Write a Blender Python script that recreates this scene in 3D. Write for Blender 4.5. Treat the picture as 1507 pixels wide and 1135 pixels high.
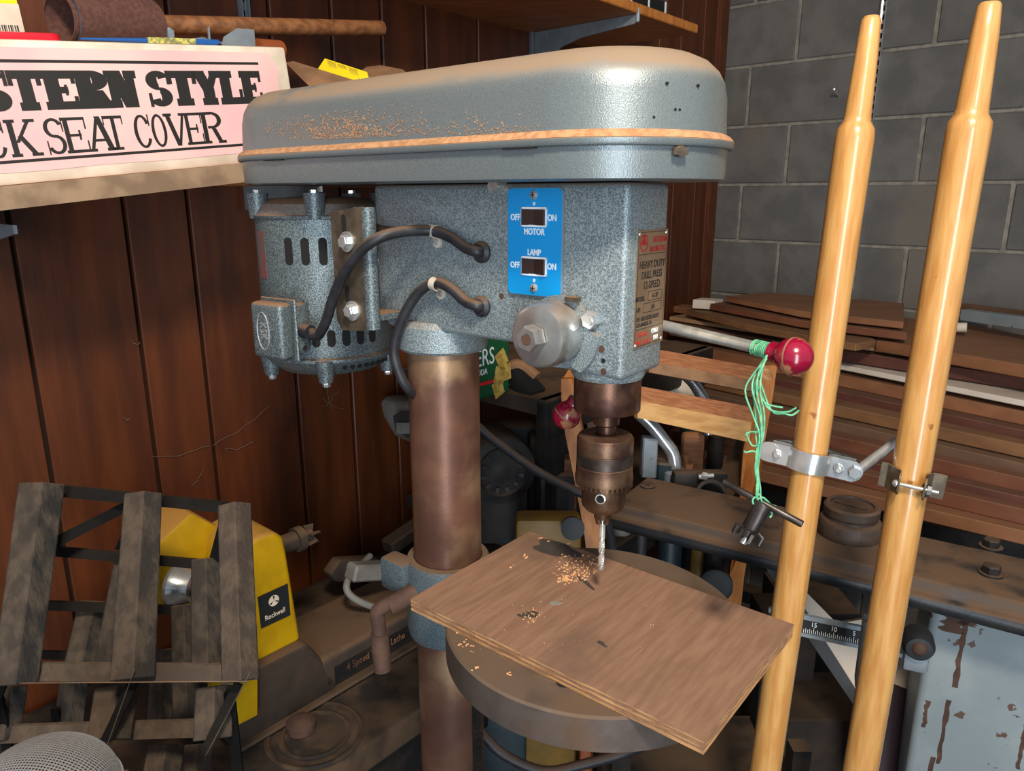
import bpy, bmesh, math, random
from mathutils import Vector, Matrix
random.seed(7)
S = bpy.context.scene
C = S.collection
for o in list(bpy.data.objects): bpy.data.objects.remove(o)
PI = math.pi
# ---------------------------------------------------------------- camera, world, lights, exposure
FPX = 1080.0; PIT = math.atan(280 / FPX); H = 1.5
cam = bpy.data.objects.new('camera', bpy.data.cameras.new('camera')); C.objects.link(cam)
cam.data.sensor_width = 36; cam.data.sensor_fit = 'HORIZONTAL'; cam.data.lens = FPX / 1507 * 36
cam.location = (0, 0, H); cam.rotation_euler = (PI / 2 - PIT, 0, 0); cam.data.clip_start = .02
S.camera = cam
wd = bpy.data.worlds.new('world'); S.world = wd; wd.use_nodes = True
wd.node_tree.nodes['Background'].inputs[0].default_value = (.80, .89, 1, 1)
wd.node_tree.nodes['Background'].inputs[1].default_value = .34
def area(name, loc, target, sx, sy, power, color):
    l = bpy.data.lights.new(name, 'AREA'); l.shape = 'RECTANGLE'; l.size = sx; l.size_y = sy; l.energy = power; l.color = color
    o = bpy.data.objects.new(name, l); C.objects.link(o); o.location = loc
    o.rotation_euler = (Vector(target) - Vector(loc)).to_track_quat('-Z', 'Y').to_euler(); return o
area('door_light', (.1, -1.7, 1.25), (.2, 1, 1.25), .5, 2.2, 36, (.84, .93, 1))
area('ceiling_lamp', (.15, -.30, 2.45), (.1, 1.1, 1.2), .22, .22, 24, (1, .87, .70))
S.view_settings.view_transform = 'Standard'; S.view_settings.look = 'None'
S.view_settings.gamma = 1; S.view_settings.use_curve_mapping = False
S.view_settings.exposure = .42
# ---------------------------------------------------------------- geometry helpers
cp, sp = math.cos(PIT), math.sin(PIT)
O = Vector((0, 0, H))
def ray(px, py):
    x = (px - 753.5) / FPX; u = -(py - 567.5) / FPX
    return Vector((x, cp + u * sp, -sp + u * cp))
def D(px, py, d): return O + ray(px, py) * d
def Zp(px, py, z):
    r = ray(px, py); return O + r * ((z - H) / r.z)
K = D(1050, 300, 2.64); K.z = 0
aw = math.radians(41)
wu = Vector((-math.sin(aw), -math.cos(aw), 0)); wn = Vector((math.cos(aw), -math.sin(aw), 0)); up = Vector((0, 0, 1))
def W(t, d, z): return K + wu * t + wn * d + up * z           # beside the panelled wall
def WL(px, py, d):
    r = ray(px, py); return O + r * ((K + wn * d - O).dot(wn) / r.dot(wn))
wv = wn.copy(); wm = wu.copy()
def B(t, d, z): return K + wv * t + wm * d + up * z            # beside the block wall
# press frame
PC = Vector((-.07644, .79777, 0)); PA = math.radians(-38)
PM = Matrix.Translation(PC) @ Matrix.Rotation(PA, 4, 'Z')
def pl(x, y, z): return PM @ Vector((x, y, z))
PMI = PM.inverted()
def onY(px, py, y):
    o = PMI @ O; r = (PMI @ (O + ray(px, py))) - o; return o + r * ((y - o.y) / r.y)

class MB:
    def __init__(s, xf=None): s.bm = bmesh.new(); s.xf = xf
    def v(s, p):
        p = Vector(p); return s.bm.verts.new(s.xf @ p if s.xf else p)
    def face(s, vs):
        try: return s.bm.faces.new(vs)
        except ValueError: return None
    def hexa(s, p):            # 8 points: bottom ring 4, top ring 4
        v = [s.v(q) for q in p]
        for f in ((3,2,1,0),(4,5,6,7),(0,1,5,4),(1,2,6,5),(2,3,7,6),(3,0,4,7)): s.face([v[i] for i in f])
        return s
    def box(s, lo, hi):
        x0,y0,z0 = lo; x1,y1,z1 = hi
        return s.hexa([(x0,y0,z0),(x1,y0,z0),(x1,y1,z0),(x0,y1,z0),(x0,y0,z1),(x1,y0,z1),(x1,y1,z1),(x0,y1,z1)])
    def obox(s, o, a, b, c):   # corner + three edge vectors
        o, a, b, c = map(Vector, (o, a, b, c))
        return s.hexa([o, o+a, o+a+b, o+b, o+c, o+a+c, o+a+b+c, o+b+c])
    def beam(s, p, q, w, h, upv=(0,0,1)):
        p, q = Vector(p), Vector(q); d = (q-p).normalized(); a = d.cross(Vector(upv)).normalized(); b = a.cross(d)
        return s.obox(p - a*w/2 - b*h/2, q-p, a*w, b*h)
    def prism(s, pts, vec):
        vec = Vector(vec); a = [s.v(p) for p in pts]; b = [s.v(Vector(p)+vec) for p in pts]; n = len(pts)
        s.face(a[::-1]); s.face(b)
        for i in range(n): s.face([a[i], a[(i+1)%n], b[(i+1)%n], b[i]])
        return s
    def lathe(s, o, axis, prof, n=40):   # prof: (r, h) list along axis
        o = Vector(o); ax = Vector(axis).normalized(); t = ax.orthogonal().normalized(); b = ax.cross(t); rings = []
        for r, h in prof:
            if r < 1e-6: rings.append([s.v(o + ax*h)])
            else: rings.append([s.v(o + ax*h + (t*math.cos(2*PI*i/n) + b*math.sin(2*PI*i/n))*r) for i in range(n)])
        for R0, R1 in zip(rings, rings[1:]):
            for i in range(n):
                j = (i+1) % n
                if len(R0) == 1 and len(R1) == 1: continue
                if len(R0) == 1: s.face([R0[0], R1[j], R1[i]])
                elif len(R1) == 1: s.face([R0[i], R0[j], R1[0]])
                else: s.face([R0[i], R0[j], R1[j], R1[i]])
        return s
    def cyl(s, p, q, r, n=32, r2=None, bev=0):
        p, q = Vector(p), Vector(q); L = (q-p).length; r2 = r if r2 is None else r2
        if bev: pr = [(0,0),(r-bev,0),(r-bev*.3,bev*.3),(r,bev),(r2,L-bev),(r2-bev*.3,L-bev*.3),(r2-bev,L),(0,L)]
        else: pr = [(0,0),(r,0),(r2,L),(0,L)]
        return s.lathe(p, q-p, pr, n)
    def tube(s, pts, r, n=12, smooth=6):
        P = [Vector(p) for p in pts]
        if smooth and len(P) > 2:
            Q = []
            E = [P[0]*2-P[1]] + P + [P[-1]*2-P[-2]]
            for i in range(1, len(E)-2):
                for k in range(smooth):
                    t = k/smooth; a,b,c,d = E[i-1:i+3]
                    Q.append(.5*((2*b)+(c-a)*t+(2*a-5*b+4*c-d)*t*t+(3*b-a-3*c+d)*t**3))
            Q.append(P[-1]); P = Q
        rings = []; a = None
        for i, p in enumerate(P):
            d = (P[min(i+1,len(P)-1)] - P[max(i-1,0)]).normalized()
            a = d.orthogonal().normalized() if a is None else (a - d*a.dot(d)).normalized()
            b = d.cross(a); rr = r[0] + (r[1]-r[0])*i/(len(P)-1) if isinstance(r, tuple) else r
            rings.append([s.v(p + (a*math.cos(2*PI*k/n)+b*math.sin(2*PI*k/n))*rr) for k in range(n)])
        for A_, B_ in zip(rings, rings[1:]):
            for i in range(n): s.face([A_[i], A_[(i+1)%n], B_[(i+1)%n], B_[i]])
        s.face(rings[0][::-1]); s.face(rings[-1]); return s
    def sphere(s, o, r, n=24, sc=(1,1,1)):
        m = Matrix.Translation(Vector(o)) @ Matrix.Diagonal((sc[0]*r, sc[1]*r, sc[2]*r, 1))
        if s.xf: m = s.xf @ m
        bmesh.ops.create_uvsphere(s.bm, u_segments=n, v_segments=n//2, radius=1, matrix=m); return s
    def capsule(s, o, a, b, w, h, vec, n=10):   # slot outline centred at o, along b, extruded by vec
        o,a,b = Vector(o),Vector(a).normalized(),Vector(b).normalized(); r = w/2; k = h/2-r; pts = []
        for i in range(n+1): t = PI*i/n; pts.append(o + b*k + a*r*math.cos(t) + b*r*math.sin(t))
        for i in range(n+1): t = PI+PI*i/n; pts.append(o - b*k + a*r*math.cos(t) + b*r*math.sin(t))
        return s.prism(pts, vec)
    def rrect(s, o, a, b, w, h, r, vec, n=5):   # rounded rectangle plate, corner o
        o,a,b = Vector(o),Vector(a).normalized(),Vector(b).normalized(); pts = []
        for cx, cy, t0 in ((w-r, r, -PI/2),(w-r,h-r,0),(r,h-r,PI/2),(r,r,PI)):
            for i in range(n+1): t = t0+PI/2*i/n; pts.append(o + a*(cx+r*math.cos(t)) + b*(cy+r*math.sin(t)))
        return s.prism(pts, vec)
    def hexnut(s, o, ax, r, h, hole=0):
        return s.lathe(o, ax, [(0,0),(r,0),(r,h*.85),(r*.88,h),(hole,h),(hole,h-.001) if hole else (0,h)], 6)
    def bevel(s, w, seg=2, ang=.6):
        bmesh.ops.recalc_face_normals(s.bm, faces=s.bm.faces)
        es = [e for e in s.bm.edges if len(e.link_faces) == 2 and e.calc_face_angle(0) > ang]
        bmesh.ops.bevel(s.bm, geom=es, offset=w, segments=seg, affect='EDGES', profile=.5, clamp_overlap=True); return s
    def build(s, name, mat, parent=None, smooth=True, origin=None):
        bm = s.bm; bmesh.ops.recalc_face_normals(bm, faces=bm.faces)
        if parent is not None:
            m = wmat(parent).inverted(); bm.transform(m)
        else:
            if origin is None:
                xs=[v.co.x for v in bm.verts]; ys=[v.co.y for v in bm.verts]; zs=[v.co.z for v in bm.verts]
                origin = Vector(((min(xs)+max(xs))/2,(min(ys)+max(ys))/2,min(zs)))
            bm.transform(Matrix.Translation(-Vector(origin)))
        me = bpy.data.meshes.new(name); bm.to_mesh(me); bm.free()
        if smooth:
            me.polygons.foreach_set('use_smooth', [True]*len(me.polygons)); me.set_sharp_from_angle(angle=.6)
        o = bpy.data.objects.new(name, me); C.objects.link(o)
        me.materials.append(mat)
        if parent is not None: o.parent = parent
        else: o.location = origin
        return o
def wmat(o):
    m = Matrix.LocRotScale(o.location, o.rotation_euler, o.scale)
    return wmat(o.parent) @ m if o.parent else m
def tag(o, label=None, cat=None, group=None, kind=None):
    for k, v in (('label', label), ('category', cat), ('group', group), ('kind', kind)):
        if v: o[k] = v
    return o
def empty(name, loc, rz=0, label=None, cat=None, group=None, kind=None):
    o = bpy.data.objects.new(name, None); C.objects.link(o); o.location = loc; o.rotation_euler = (0,0,rz); o.empty_display_size = .05
    return tag(o, label, cat, group, kind)
def text(name, s, mat, parent, o, xd, yd, size, ext=.0003, sx=1.0, align='CENTER', off=0):
    cu = bpy.data.curves.new('t', 'FONT'); cu.body = s; cu.size = size; cu.extrude = ext; cu.align_x = align; cu.align_y = 'CENTER'; cu.offset = off
    cu.resolution_u = 3
    ob = bpy.data.objects.new('t', cu); C.objects.link(ob); bpy.context.view_layer.update()
    me = bpy.data.meshes.new_from_object(ob.evaluated_get(bpy.context.evaluated_depsgraph_get()))
    bpy.data.objects.remove(ob)
    xd = Vector(xd).normalized(); yd = Vector(yd).normalized(); zd = xd.cross(yd)
    m = Matrix((( xd.x*sx, yd.x, zd.x, o[0]),(xd.y*sx, yd.y, zd.y, o[1]),(xd.z*sx, yd.z, zd.z, o[2]),(0,0,0,1)))
    me.transform(wmat(parent).inverted() @ m)
    me.materials.clear(); me.materials.append(mat)
    r = bpy.data.objects.new(name, me); C.objects.link(r); r.parent = parent; return r
# ---------------------------------------------------------------- materials
def lin(c):
    return tuple(((v/255/12.92) if v/255 <= .04045 else ((v/255+.055)/1.055)**2.4) for v in c)
def mat(name, c1, c2=None, rough=.6, metal=0, scale=20, stretch=(1,1,1), detail=4, lo=.35, hi=.65, bump=0, bscale=None, dust=0, dustc=(150,112,78), coat=0, blotch=None, bl=(.55,.6), blscale=8, wave=None, space='Object', rvar=0):
    m = bpy.data.materials.new(name); m.use_nodes = True; N = m.node_tree.nodes; L = m.node_tree.links
    b = N['Principled BSDF']; c1 = lin(c1)+(1,); b.inputs['Roughness'].default_value = rough; b.inputs['Metallic'].default_value = metal
    b.inputs['Coat Weight'].default_value = coat; b.inputs['Coat Roughness'].default_value = .15
    tc = N.new('ShaderNodeTexCoord'); mp = N.new('ShaderNodeMapping'); mp.inputs['Scale'].default_value = stretch; L.new(tc.outputs[space], mp.inputs[0])
    def noise(sc, det=4, src=mp):
        n = N.new('ShaderNodeTexNoise'); n.inputs['Scale'].default_value = sc; n.inputs['Detail'].default_value = det; L.new(src.outputs[0], n.inputs[0]); return n.outputs[0]
    def ramp(src, a, bb):
        r = N.new('ShaderNodeMapRange'); r.inputs[1].default_value = a; r.inputs[2].default_value = bb; r.interpolation_type='SMOOTHSTEP'; L.new(src, r.inputs[0]); return r.outputs[0]
    def mix(f, a, bb):
        x = N.new('ShaderNodeMix'); x.data_type = 'RGBA'; L.new(f, x.inputs[0])
        for i, s_ in ((6, a), (7, bb)):
            if isinstance(s_, tuple): x.inputs[i].default_value = s_
            else: L.new(s_, x.inputs[i])
        return x.outputs[2]
    def math_(op, a, bb):
        x = N.new('ShaderNodeMath'); x.operation = op
        for i, s_ in ((0,a),(1,bb)):
            if isinstance(s_, (int,float)): x.inputs[i].default_value = s_
            else: L.new(s_, x.inputs[i])
        return x.outputs[0]
    col = c1
    if c2:
        if wave:
            w = N.new('ShaderNodeTexWave'); w.inputs['Scale'].default_value = scale; w.inputs['Distortion'].default_value = wave; w.inputs['Detail'].default_value = 3; w.inputs['Detail Scale'].default_value = 1.5
            w.bands_direction = 'Y'; L.new(mp.outputs[0], w.inputs[0]); f = math_('MULTIPLY', w.outputs[1], noise(scale*.7))
            f = ramp(f, .05, .6)
        else: f = ramp(noise(scale, detail), lo, hi)
        col = mix(f, c1, lin(c2)+(1,))
    if blotch:
        f = ramp(noise(blscale, 6, tc_map(N, L, tc, space)), *bl); col = mix(f, col, lin(blotch)+(1,))
    if dust:
        g = N.new('ShaderNodeNewGeometry'); sx = N.new('ShaderNodeSeparateXYZ'); L.new(g.outputs['True Normal' if False else 'Normal'], sx.inputs[0])
        nz = ramp(sx.outputs[2], .25, .85); raw = tc_map(N, L, tc, space)
        f = math_('MULTIPLY', nz, math_('MULTIPLY', ramp(noise(14, 6, raw), .2, .5), dust))
        col = mix(f, col, lin(dustc)+(1,))
        rr = N.new('ShaderNodeMix'); rr.data_type='FLOAT'; L.new(f, rr.inputs[0]); rr.inputs[2].default_value = rough; rr.inputs[3].default_value = .95; L.new(rr.outputs[0], b.inputs['Roughness'])
        if metal:
            mm = N.new('ShaderNodeMix'); mm.data_type='FLOAT'; L.new(f, mm.inputs[0]); mm.inputs[2].default_value = metal; mm.inputs[3].default_value = 0; L.new(mm.outputs[0], b.inputs['Metallic'])
    elif rvar:
        L.new(math_('ADD', math_('MULTIPLY', noise(scale*.5), rvar), rough-rvar/2), b.inputs['Roughness'])
    if isinstance(col, tuple): b.inputs[0].default_value = col
    else: L.new(col, b.inputs[0])
    if bump:
        bp = N.new('ShaderNodeBump'); bp.inputs['Strength'].default_value = 1; bp.inputs['Distance'].default_value = bump
        L.new(noise(bscale or scale, 2), bp.inputs['Height']); L.new(bp.outputs[0], b.inputs['Normal'])
    return m
def tc_map(N, L, tc, space):
    mp = N.new('ShaderNodeMapping'); L.new(tc.outputs[space], mp.inputs[0]); return mp
M = {}
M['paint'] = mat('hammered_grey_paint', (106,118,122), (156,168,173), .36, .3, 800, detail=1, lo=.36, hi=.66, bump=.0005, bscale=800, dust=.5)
M['shadedpaint'] = mat('dusty_shadow_toned_paint', (70,82,88), (92,104,110), .45, .2, 700, detail=1, bump=.0004, bscale=700, dust=1.2, dustc=(104,82,62))  # press paint with the shadow round the table collar put into its colours, plus dust
M['cover'] = mat('smooth_hammered_paint', (112,120,122), (122,131,134), .34, .42, 900, detail=1, bump=.0002, bscale=900, dust=1.6, dustc=(136,116,96))
M['rimdust'] = mat('sawdust_ledge', (184,138,100), (158,114,78), .95, 0, 150)
M['cap'] = mat('worn_spring_cap', (196,196,194), (160,154,148), .24, .8, 22, detail=8, dust=.5, dustc=(130,96,66))
M['motor'] = mat('motor_hammered_paint', (76,84,86), (118,130,134), .38, .4, 620, detail=1, lo=.36, hi=.64, bump=.0005, bscale=620, dust=1.2, dustc=(130,98,72))
M['steel'] = mat('bright_steel', (220,218,212), (185,182,174), .22, .62, 60, bump=.0001, dust=0)
M['zinc'] = mat('zinc_plated_steel', (214,218,220), (180,185,188), .2, .72, 30, dust=.25)
M['bracket'] = mat('tarnished_plate', (120,108,92), (92,82,70), .45, .7, 60, dust=.7)
M['column'] = mat('brown_tarnished_column', (124,88,70), (98,68,58), .40, .5, 14, detail=8, blotch=(160,130,100), bl=(.5,.66), blscale=9, bump=.0001, bscale=300)
M['quill'] = mat('brown_quill_steel', (74,50,44), (104,74,58), .38, .8, 60, detail=6, bump=.0001, bscale=500)
M['chuck'] = mat('rusty_chuck_steel', (112,86,66), (78,56,48), .42, .8, 45, detail=8, dust=.3, bump=.00015, bscale=500, dustc=(110,78,58))
M['table'] = mat('cast_iron_table', (96,84,78), (112,100,94), .5, .6, 30, blotch=(112,84,64), bl=(.5,.7), dust=.85, dustc=(98,78,60), bump=.0001, bscale=300)
M['dark'] = mat('dark_iron', (34,34,36), (52,46,42), .6, .5, 30, dust=.8, dustc=(96,74,54))
M['black'] = mat('black_recess', (10,10,11), None, .9)
M['rubber'] = mat('black_rubber_cable', (40,40,46), (30,30,34), .5, 0, 80, dust=.6, dustc=(124,94,70))
M['clip'] = mat('ivory_plastic', (190,180,165), None, .5)
M['blue'] = mat('blue_switch_enamel', (0,150,220), (2,142,212), .3, 0, 6, coat=.3)
M['white'] = mat('white_lettering', (225,232,236), None, .6)
M['swbrown'] = mat('brown_rocker', (52,32,28), None, .3)
M['plate'] = mat('aluminium_nameplate', (150,130,108), (170,150,128), .35, .7, 30)
M['redink'] = mat('red_ink', (170,40,34), None, .5)
M['blackink'] = mat('black_ink', (30,28,26), None, .55)
M['dullred'] = mat('faded_red_label', (112,62,58), (92,74,70), .6, 0, 60)
M['knob'] = mat('cherry_red_plastic', (150,8,48), (130,6,42), .22, 0, 20, coat=.6, blotch=(165,110,80), bl=(.66,.72), blscale=40)
M['knob2'] = mat('cherry_red_plastic_worn', (150,8,48), (130,6,42), .25, 0, 20, coat=.5, blotch=(165,110,80), bl=(.56,.62), blscale=50)
M['ply'] = mat('plywood_face', (144,110,88), (124,92,72), .78, 0, 22, stretch=(9,1,1), detail=6, lo=.25, hi=.75, blotch=(112,86,70), bl=(.55,.7), blscale=7, bump=.0002, bscale=60)
M['plyedge'] = mat('plywood_edge', (186,140,92), (132,92,60), .8, 0, 160, stretch=(.3,.3,3))
M['grime'] = mat('grey_oil_stain', (58,52,47), (70,62,55), .8, 0, 60)
M['chips'] = mat('pale_wood_chips', (232,180,130), (205,150,105), .8, 0, 300)
M['pole'] = mat('varnished_golden_wood', (210,160,94), (192,134,70), .42, 0, 22, stretch=(6,6,.7), detail=6, lo=.3, hi=.7, coat=.9, bump=.00025, bscale=90, blotch=(150,92,44), bl=(.71,.76), blscale=38)
M['panel'] = mat('dark_varnished_panelling', (98,48,20), (70,33,13), .42, 0, 6, stretch=(5,5,.6), detail=5, lo=.25, hi=.75, blotch=(50,24,12), bl=(.58,.75), blscale=5, bump=.0003, bscale=30)
M['groove'] = mat('panel_groove', (28,16,10), None, .8)
M['block'] = mat('grey_cinder_block', (108,105,102), (92,90,88), .9, 0, 10, detail=8, bump=.0012, bscale=160, blotch=(112,104,94), bl=(.55,.75), blscale=3)
M['mortar'] = mat('pale_mortar', (146,140,130), (124,118,110), .95, 0, 40, bump=.001, bscale=100)
M['trimwood'] = mat('brown_trim_wood', (104,54,28), (84,42,20), .5, 0, 20, stretch=(6,6,.6))
M['shelfwood'] = mat('shelf_board_wood', (176,116,70), (150,94,54), .6, 0, 12, stretch=(1,8,8))
M['shelfedge'] = mat('plywood_shelf_edge', (150,124,98), (122,98,76), .7, 0, 30)
M['metalgrey'] = mat('painted_grey_steel', (140,150,158), (124,134,142), .45, .3, 30)
M['castbrown'] = mat('dusty_brown_casting', (62,48,38), (46,37,31), .8, .1, 20, dust=.8, dustc=(100,75,52), bump=.0004, bscale=200)
M['bench'] = mat('grimy_bench_top', (80,60,42), (48,37,29), .85, 0, 14, detail=8, blotch=(34,28,24), bl=(.52,.62), blscale=9, bump=.002, bscale=40)
M['yellow'] = mat('yellow_enamel', (196,156,10), (178,138,8), .4, 0, 20, dust=.8, dustc=(168,118,60), blotch=(120,90,40), bl=(.68,.8), blscale=40)
M['slat'] = mat('dusty_dark_slat', (34,31,29), (70,60,50), .95, 0, 70, stretch=(1,1,.5), detail=8, lo=.35, hi=.65, bump=.0015, bscale=260, dust=.5, dustc=(110,88,68), blotch=(34,31,30), bl=(.5,.6), blscale=16)
M['bar'] = mat('black_flat_bar', (12,12,13), (20,19,19), .8, 0, 30, dust=.25, dustc=(90,76,62))
M['mesh'] = mat('grey_wire_mesh', (175,175,176), None, .5, .6)
M['pink'] = mat('pink_printed_card', (232,190,184), (222,176,176), .55, 0, 8, coat=.1)
M['card'] = mat('worn_white_card', (228,214,196), (204,188,168), .7, 0, 20)
M['kraft'] = mat('brown_cardboard', (150,112,80), (122,90,64), .8, 0, 20)
M['sand'] = mat('brown_sanding_cloth', (98,64,54), (82,50,44), .95, 0, 200, bump=.0006, bscale=900)
M['inside'] = mat('blue_grey_cloth_backing', (46,54,74), (60,60,70), .8, 0, 60)
M['red'] = mat('red_plastic', (214,24,44), None, .35, coat=.3)
M['bluep'] = mat('blue_plastic', (30,84,150), None, .35)
M['tape'] = mat('pale_yellow_print', (206,196,96), (120,120,80), .5, 0, 200)
M['ylabel'] = mat('yellow_paper', (236,208,20), None, .6)
M['oldwood'] = mat('old_brown_dowel', (146,96,58), (112,70,42), .6, 0, 16, stretch=(1,6,6), blotch=(88,56,38), bl=(.6,.7))
M['orange'] = mat('terracotta_roll', (150,78,42), None, .6)
M['green'] = mat('green_box_print', (10,84,48), (8,70,40), .5, 0, 10)
M['cracker'] = mat('cracker_print', (196,168,84), (160,128,56), .6, 0, 90)
M['greywhite'] = mat('dirty_grey_plastic', (122,118,112), (100,96,90), .6, 0, 20)
M['teal'] = mat('dusty_teal_paint', (36,54,60), (28,42,48), .5, .2, 20, dust=.4)
M['greyblue'] = mat('chipped_grey_blue_paint', (138,148,152), (124,135,140), .55, .0, 10, blotch=(84,62,50), bl=(.66,.68), blscale=34, bump=.0003, bscale=80)
M['rust'] = mat('bare_rusty_metal', (92,66,52), (70,50,42), .8, .2, 40)
M['rail'] = mat('dark_greased_rail', (40,46,54), (54,54,54), .45, .5, 30, dust=.9, dustc=(106,80,58), bump=.0003, bscale=200)
M['ironweight'] = mat('brown_cast_iron', (92,76,66), (70,58,52), .6, .35, 40, dust=.7, dustc=(120,90,66), bump=.0004, bscale=200)
M['lightwood'] = mat('pale_maple', (206,160,100), (182,134,78), .5, 0, 12, stretch=(1,8,8), coat=.1)
M['orwood'] = mat('orange_maple', (192,122,56), (168,100,42), .5, 0, 12, stretch=(6,6,1), coat=.0)
M['topwood'] = mat('reddish_top_wood', (196,134,92), (170,108,72), .6, 0, 16, stretch=(1,10,10))
M['whiteboard'] = mat('off_white_laminate', (206,190,172), (196,178,160), .6, 0, 4)
M['plum'] = mat('dark_plum_board', (44,30,40), None, .6)
M['wiregreen'] = mat('green_plastic_wire', (70,150,110), (110,180,140), .5, 0, 200)
M['keysteel'] = mat('dark_key_steel', (84,78,76), (62,56,54), .4, .8, 60)
M['scale'] = mat('black_scale_plate', (34,37,40), None, .5, .2)
M['grey'] = mat('plain_dark_grey', (60,60,62), (48,46,46), .6, .2, 20, dust=.7)
M['mustard'] = mat('dull_mustard_paint', (140,104,40), (110,84,36), .5, 0, 12)
M['floor'] = mat('grey_concrete_floor', (92,88,84), (72,68,66), .9, 0, 4)
M['bar'].node_tree.nodes['Principled BSDF'].inputs['Specular IOR Level'].default_value = .1
M['ceil'] = mat('ceiling_board', (120,110,98), None, .9)
for i, (a, b) in enumerate([((150,100,66),(126,80,52)),((126,76,50),(104,58,38)),((190,150,112),(165,124,90)),((98,54,42),(80,42,33)),((226,214,200),(206,192,176)),((140,98,62),(112,74,46)),((116,88,66),(94,68,52))]):
    M['lum%d'%i] = mat('lumber_tone_'+'abcdefg'[i], a, b, .7, 0, 4, stretch=(1,4,6), detail=6, lo=.2, hi=.8, dust=0 if i == 4 else .35, dustc=(130,102,78))

# ---------------------------------------------------------------- room shell
fl = MB().box((-4,-3,-.05),(5,4.2,0)).build('floor', M['floor'], smooth=False); tag(fl, kind='structure')
ce = MB().box((-3,.9,2.72),(4,4.2,2.78)).build('ceiling', M['ceil'], smooth=False); tag(ce, kind='structure')
wl = MB().obox(W(-.12,-.1,0), wu*3.6, wn*.088, up*2.72).build('wall_left', M['groove'], smooth=False); tag(wl, kind='structure')
gr = [0,.06,.15,.3,.43,.62,.78,.92,1.03,1.223,1.383,1.5,1.62,1.75,1.93,2.033,2.191,2.34,2.5,2.66,2.82,3.0,3.2,3.45]
for a, b in zip(gr, gr[1:]):
    q = MB().obox(W(a+.003,-.012,0), wu*(b-a-.006), wn*.012, up*2.7); q.bevel(.002,1).build('plank', M['panel'], wl)
wr = MB().obox(B(-.1,-.2,0), wv*3.4, wm*.194, up*2.72).build('wall_right', M['mortar'], smooth=False); tag(wr, kind='structure')
bz = 1.536-.192*8
k = 0
for r in range(0, 14):
    z0 = bz + r*.192; offt = [.25,.10][r%2] - .4
    for j in range(0, 9):
        a = offt + j*.4 + .006; b = a + .388
        a = max(a, .004)
        if b < .03 or z0+.186 > 2.72 or a > 2.9: continue
        MB().obox(B(a,-.01,max(z0+.005,.0)), wv*(b-a), wm*(.010+.0012*random.random()), up*(.182)).bevel(.003,1).build('block', M['block'], wr)
tr = MB().obox(W(.0,.0,0), wu*.05, wn*.012, up*2.7).build('trim_1', M['trimwood'], smooth=False); tag(tr, kind='structure')
# ---------------------------------------------------------------- drill press
press = empty('drill_press', (PC.x, PC.y, 0), PA, 'large grey hammered-paint drill press with blue switch plate and brown steel column', 'drill press')
X = PM
def mb(): return MB(PM)
mb().rrect((-.14,-.14,0),(1,0,0),(0,1,0),.46,.28,.03,(0,0,.045)).bevel(.006,2).build('base', M['paint'], press)
mb().lathe((0,0,.045),(0,0,1),[(.075,0),(.075,.02),(.055,.05),(.052,.09),(.0405,.09)],40).build('column_flange', M['paint'], press)
mb().cyl((0,0,.045),(0,0,1.345),.04,64).build('column', M['column'], press)
g = mb()
g.box((.0385,-.006,.2),(.044,.006,1.0))
for i in range(70): g.box((.044,-.006,.3+i*.0098),(.0465,.006,.305+i*.0098))
g.build('rack_gear', M['dark'], press)
# head casting
hs = [(-.062,1.5105),(-.062,1.376),(-.05,1.366),(-.046,1.360),(.045,1.362),(.125,1.3625),(.16,1.346),(.2467,1.343),(.2467,1.5105)]
h = mb().prism([(x,-.037,z) for x,z in hs],(0,.074,0)); h.bevel(.0055,3)
h.build('head_casting', M['paint'], press)
mb().lathe((0,0,1.337),(0,0,1),[(0,0),(.047,0),(.0495,.003),(.0495,.028),(.045,.034),(0,.034)],48).build('head_collar', M['paint'], press)
mb().lathe((.211,0,1.3365),(0,0,1),[(0,0),(.0325,0),(.0345,.004),(.0345,.02),(0,.02)],48).build('quill_boss', M['paint'], press)
mb().cyl((.211,0,1.304),(.211,0,1.3375),.0315,56,bev=.0012).build('quill_collar', M['quill'], press)
mb().lathe((.211,0,1.276),(0,0,1),[(0,0),(.0115,0),(.0115,.004),(.0095,.005),(.0095,.012),(.0125,.014),(.0125,.024),(.018,.027),(.018,.029),(0,.029)],32).build('spindle_nose', M['quill'], press)
# chuck
ch = mb().lathe((.2105,0,0),(0,0,1),[(0,1.2785),(.020,1.2795),(.0255,1.278),(.0272,1.275),(.0272,1.263),(.0268,1.2625),(.0268,1.2495),(.0272,1.249),(.0275,1.240),(.0282,1.2375),(.0282,1.233),(.0215,1.233),(.0215,1.232),(0,1.232)],64).build('chuck', M['chuck'], press)
kn = mb()
for i in range(120):
    for s_ in (-1,1):
        a0 = 2*PI*i/120; a1 = a0+s_*.16
        p = Vector((.2105+.02685*math.cos(a0),.02685*math.sin(a0),1.2505)); q = Vector((.2105+.02685*math.cos(a1),.02685*math.sin(a1),1.2615))
        kn.beam(p,q,.0005,.0006,(math.cos(a0),math.sin(a0),0))
kn.build('knurled_band', M['keysteel'], ch)
te = mb()
for i in range(34):
    a = 2*PI*i/34; c_, s_ = math.cos(a), math.sin(a); rr = .0278
    P_ = [(.2105+rr*math.cos(a+d)-0, rr*math.sin(a+d), z) for d, z in ((-.062,1.2345),(.062,1.2345),(.02,1.2285),(-.02,1.2285))]
    te.prism(P_, Vector((-c_,-s_,0))*.0062)
te.build('teeth', M['chuck'], ch)
lb = mb().lathe((.2105,0,0),(0,0,1),[(0,1.1925),(.0085,1.1925),(.0095,1.2005),(.0175,1.2025),(.0205,1.206),(.0214,1.209),(.0214,1.233),(0,1.233)],56).build('chuck_body', M['chuck'], press)
cdir = PMI @ O - Vector((.2105,0,0)); ca = math.atan2(cdir.y, cdir.x) + .12
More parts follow.
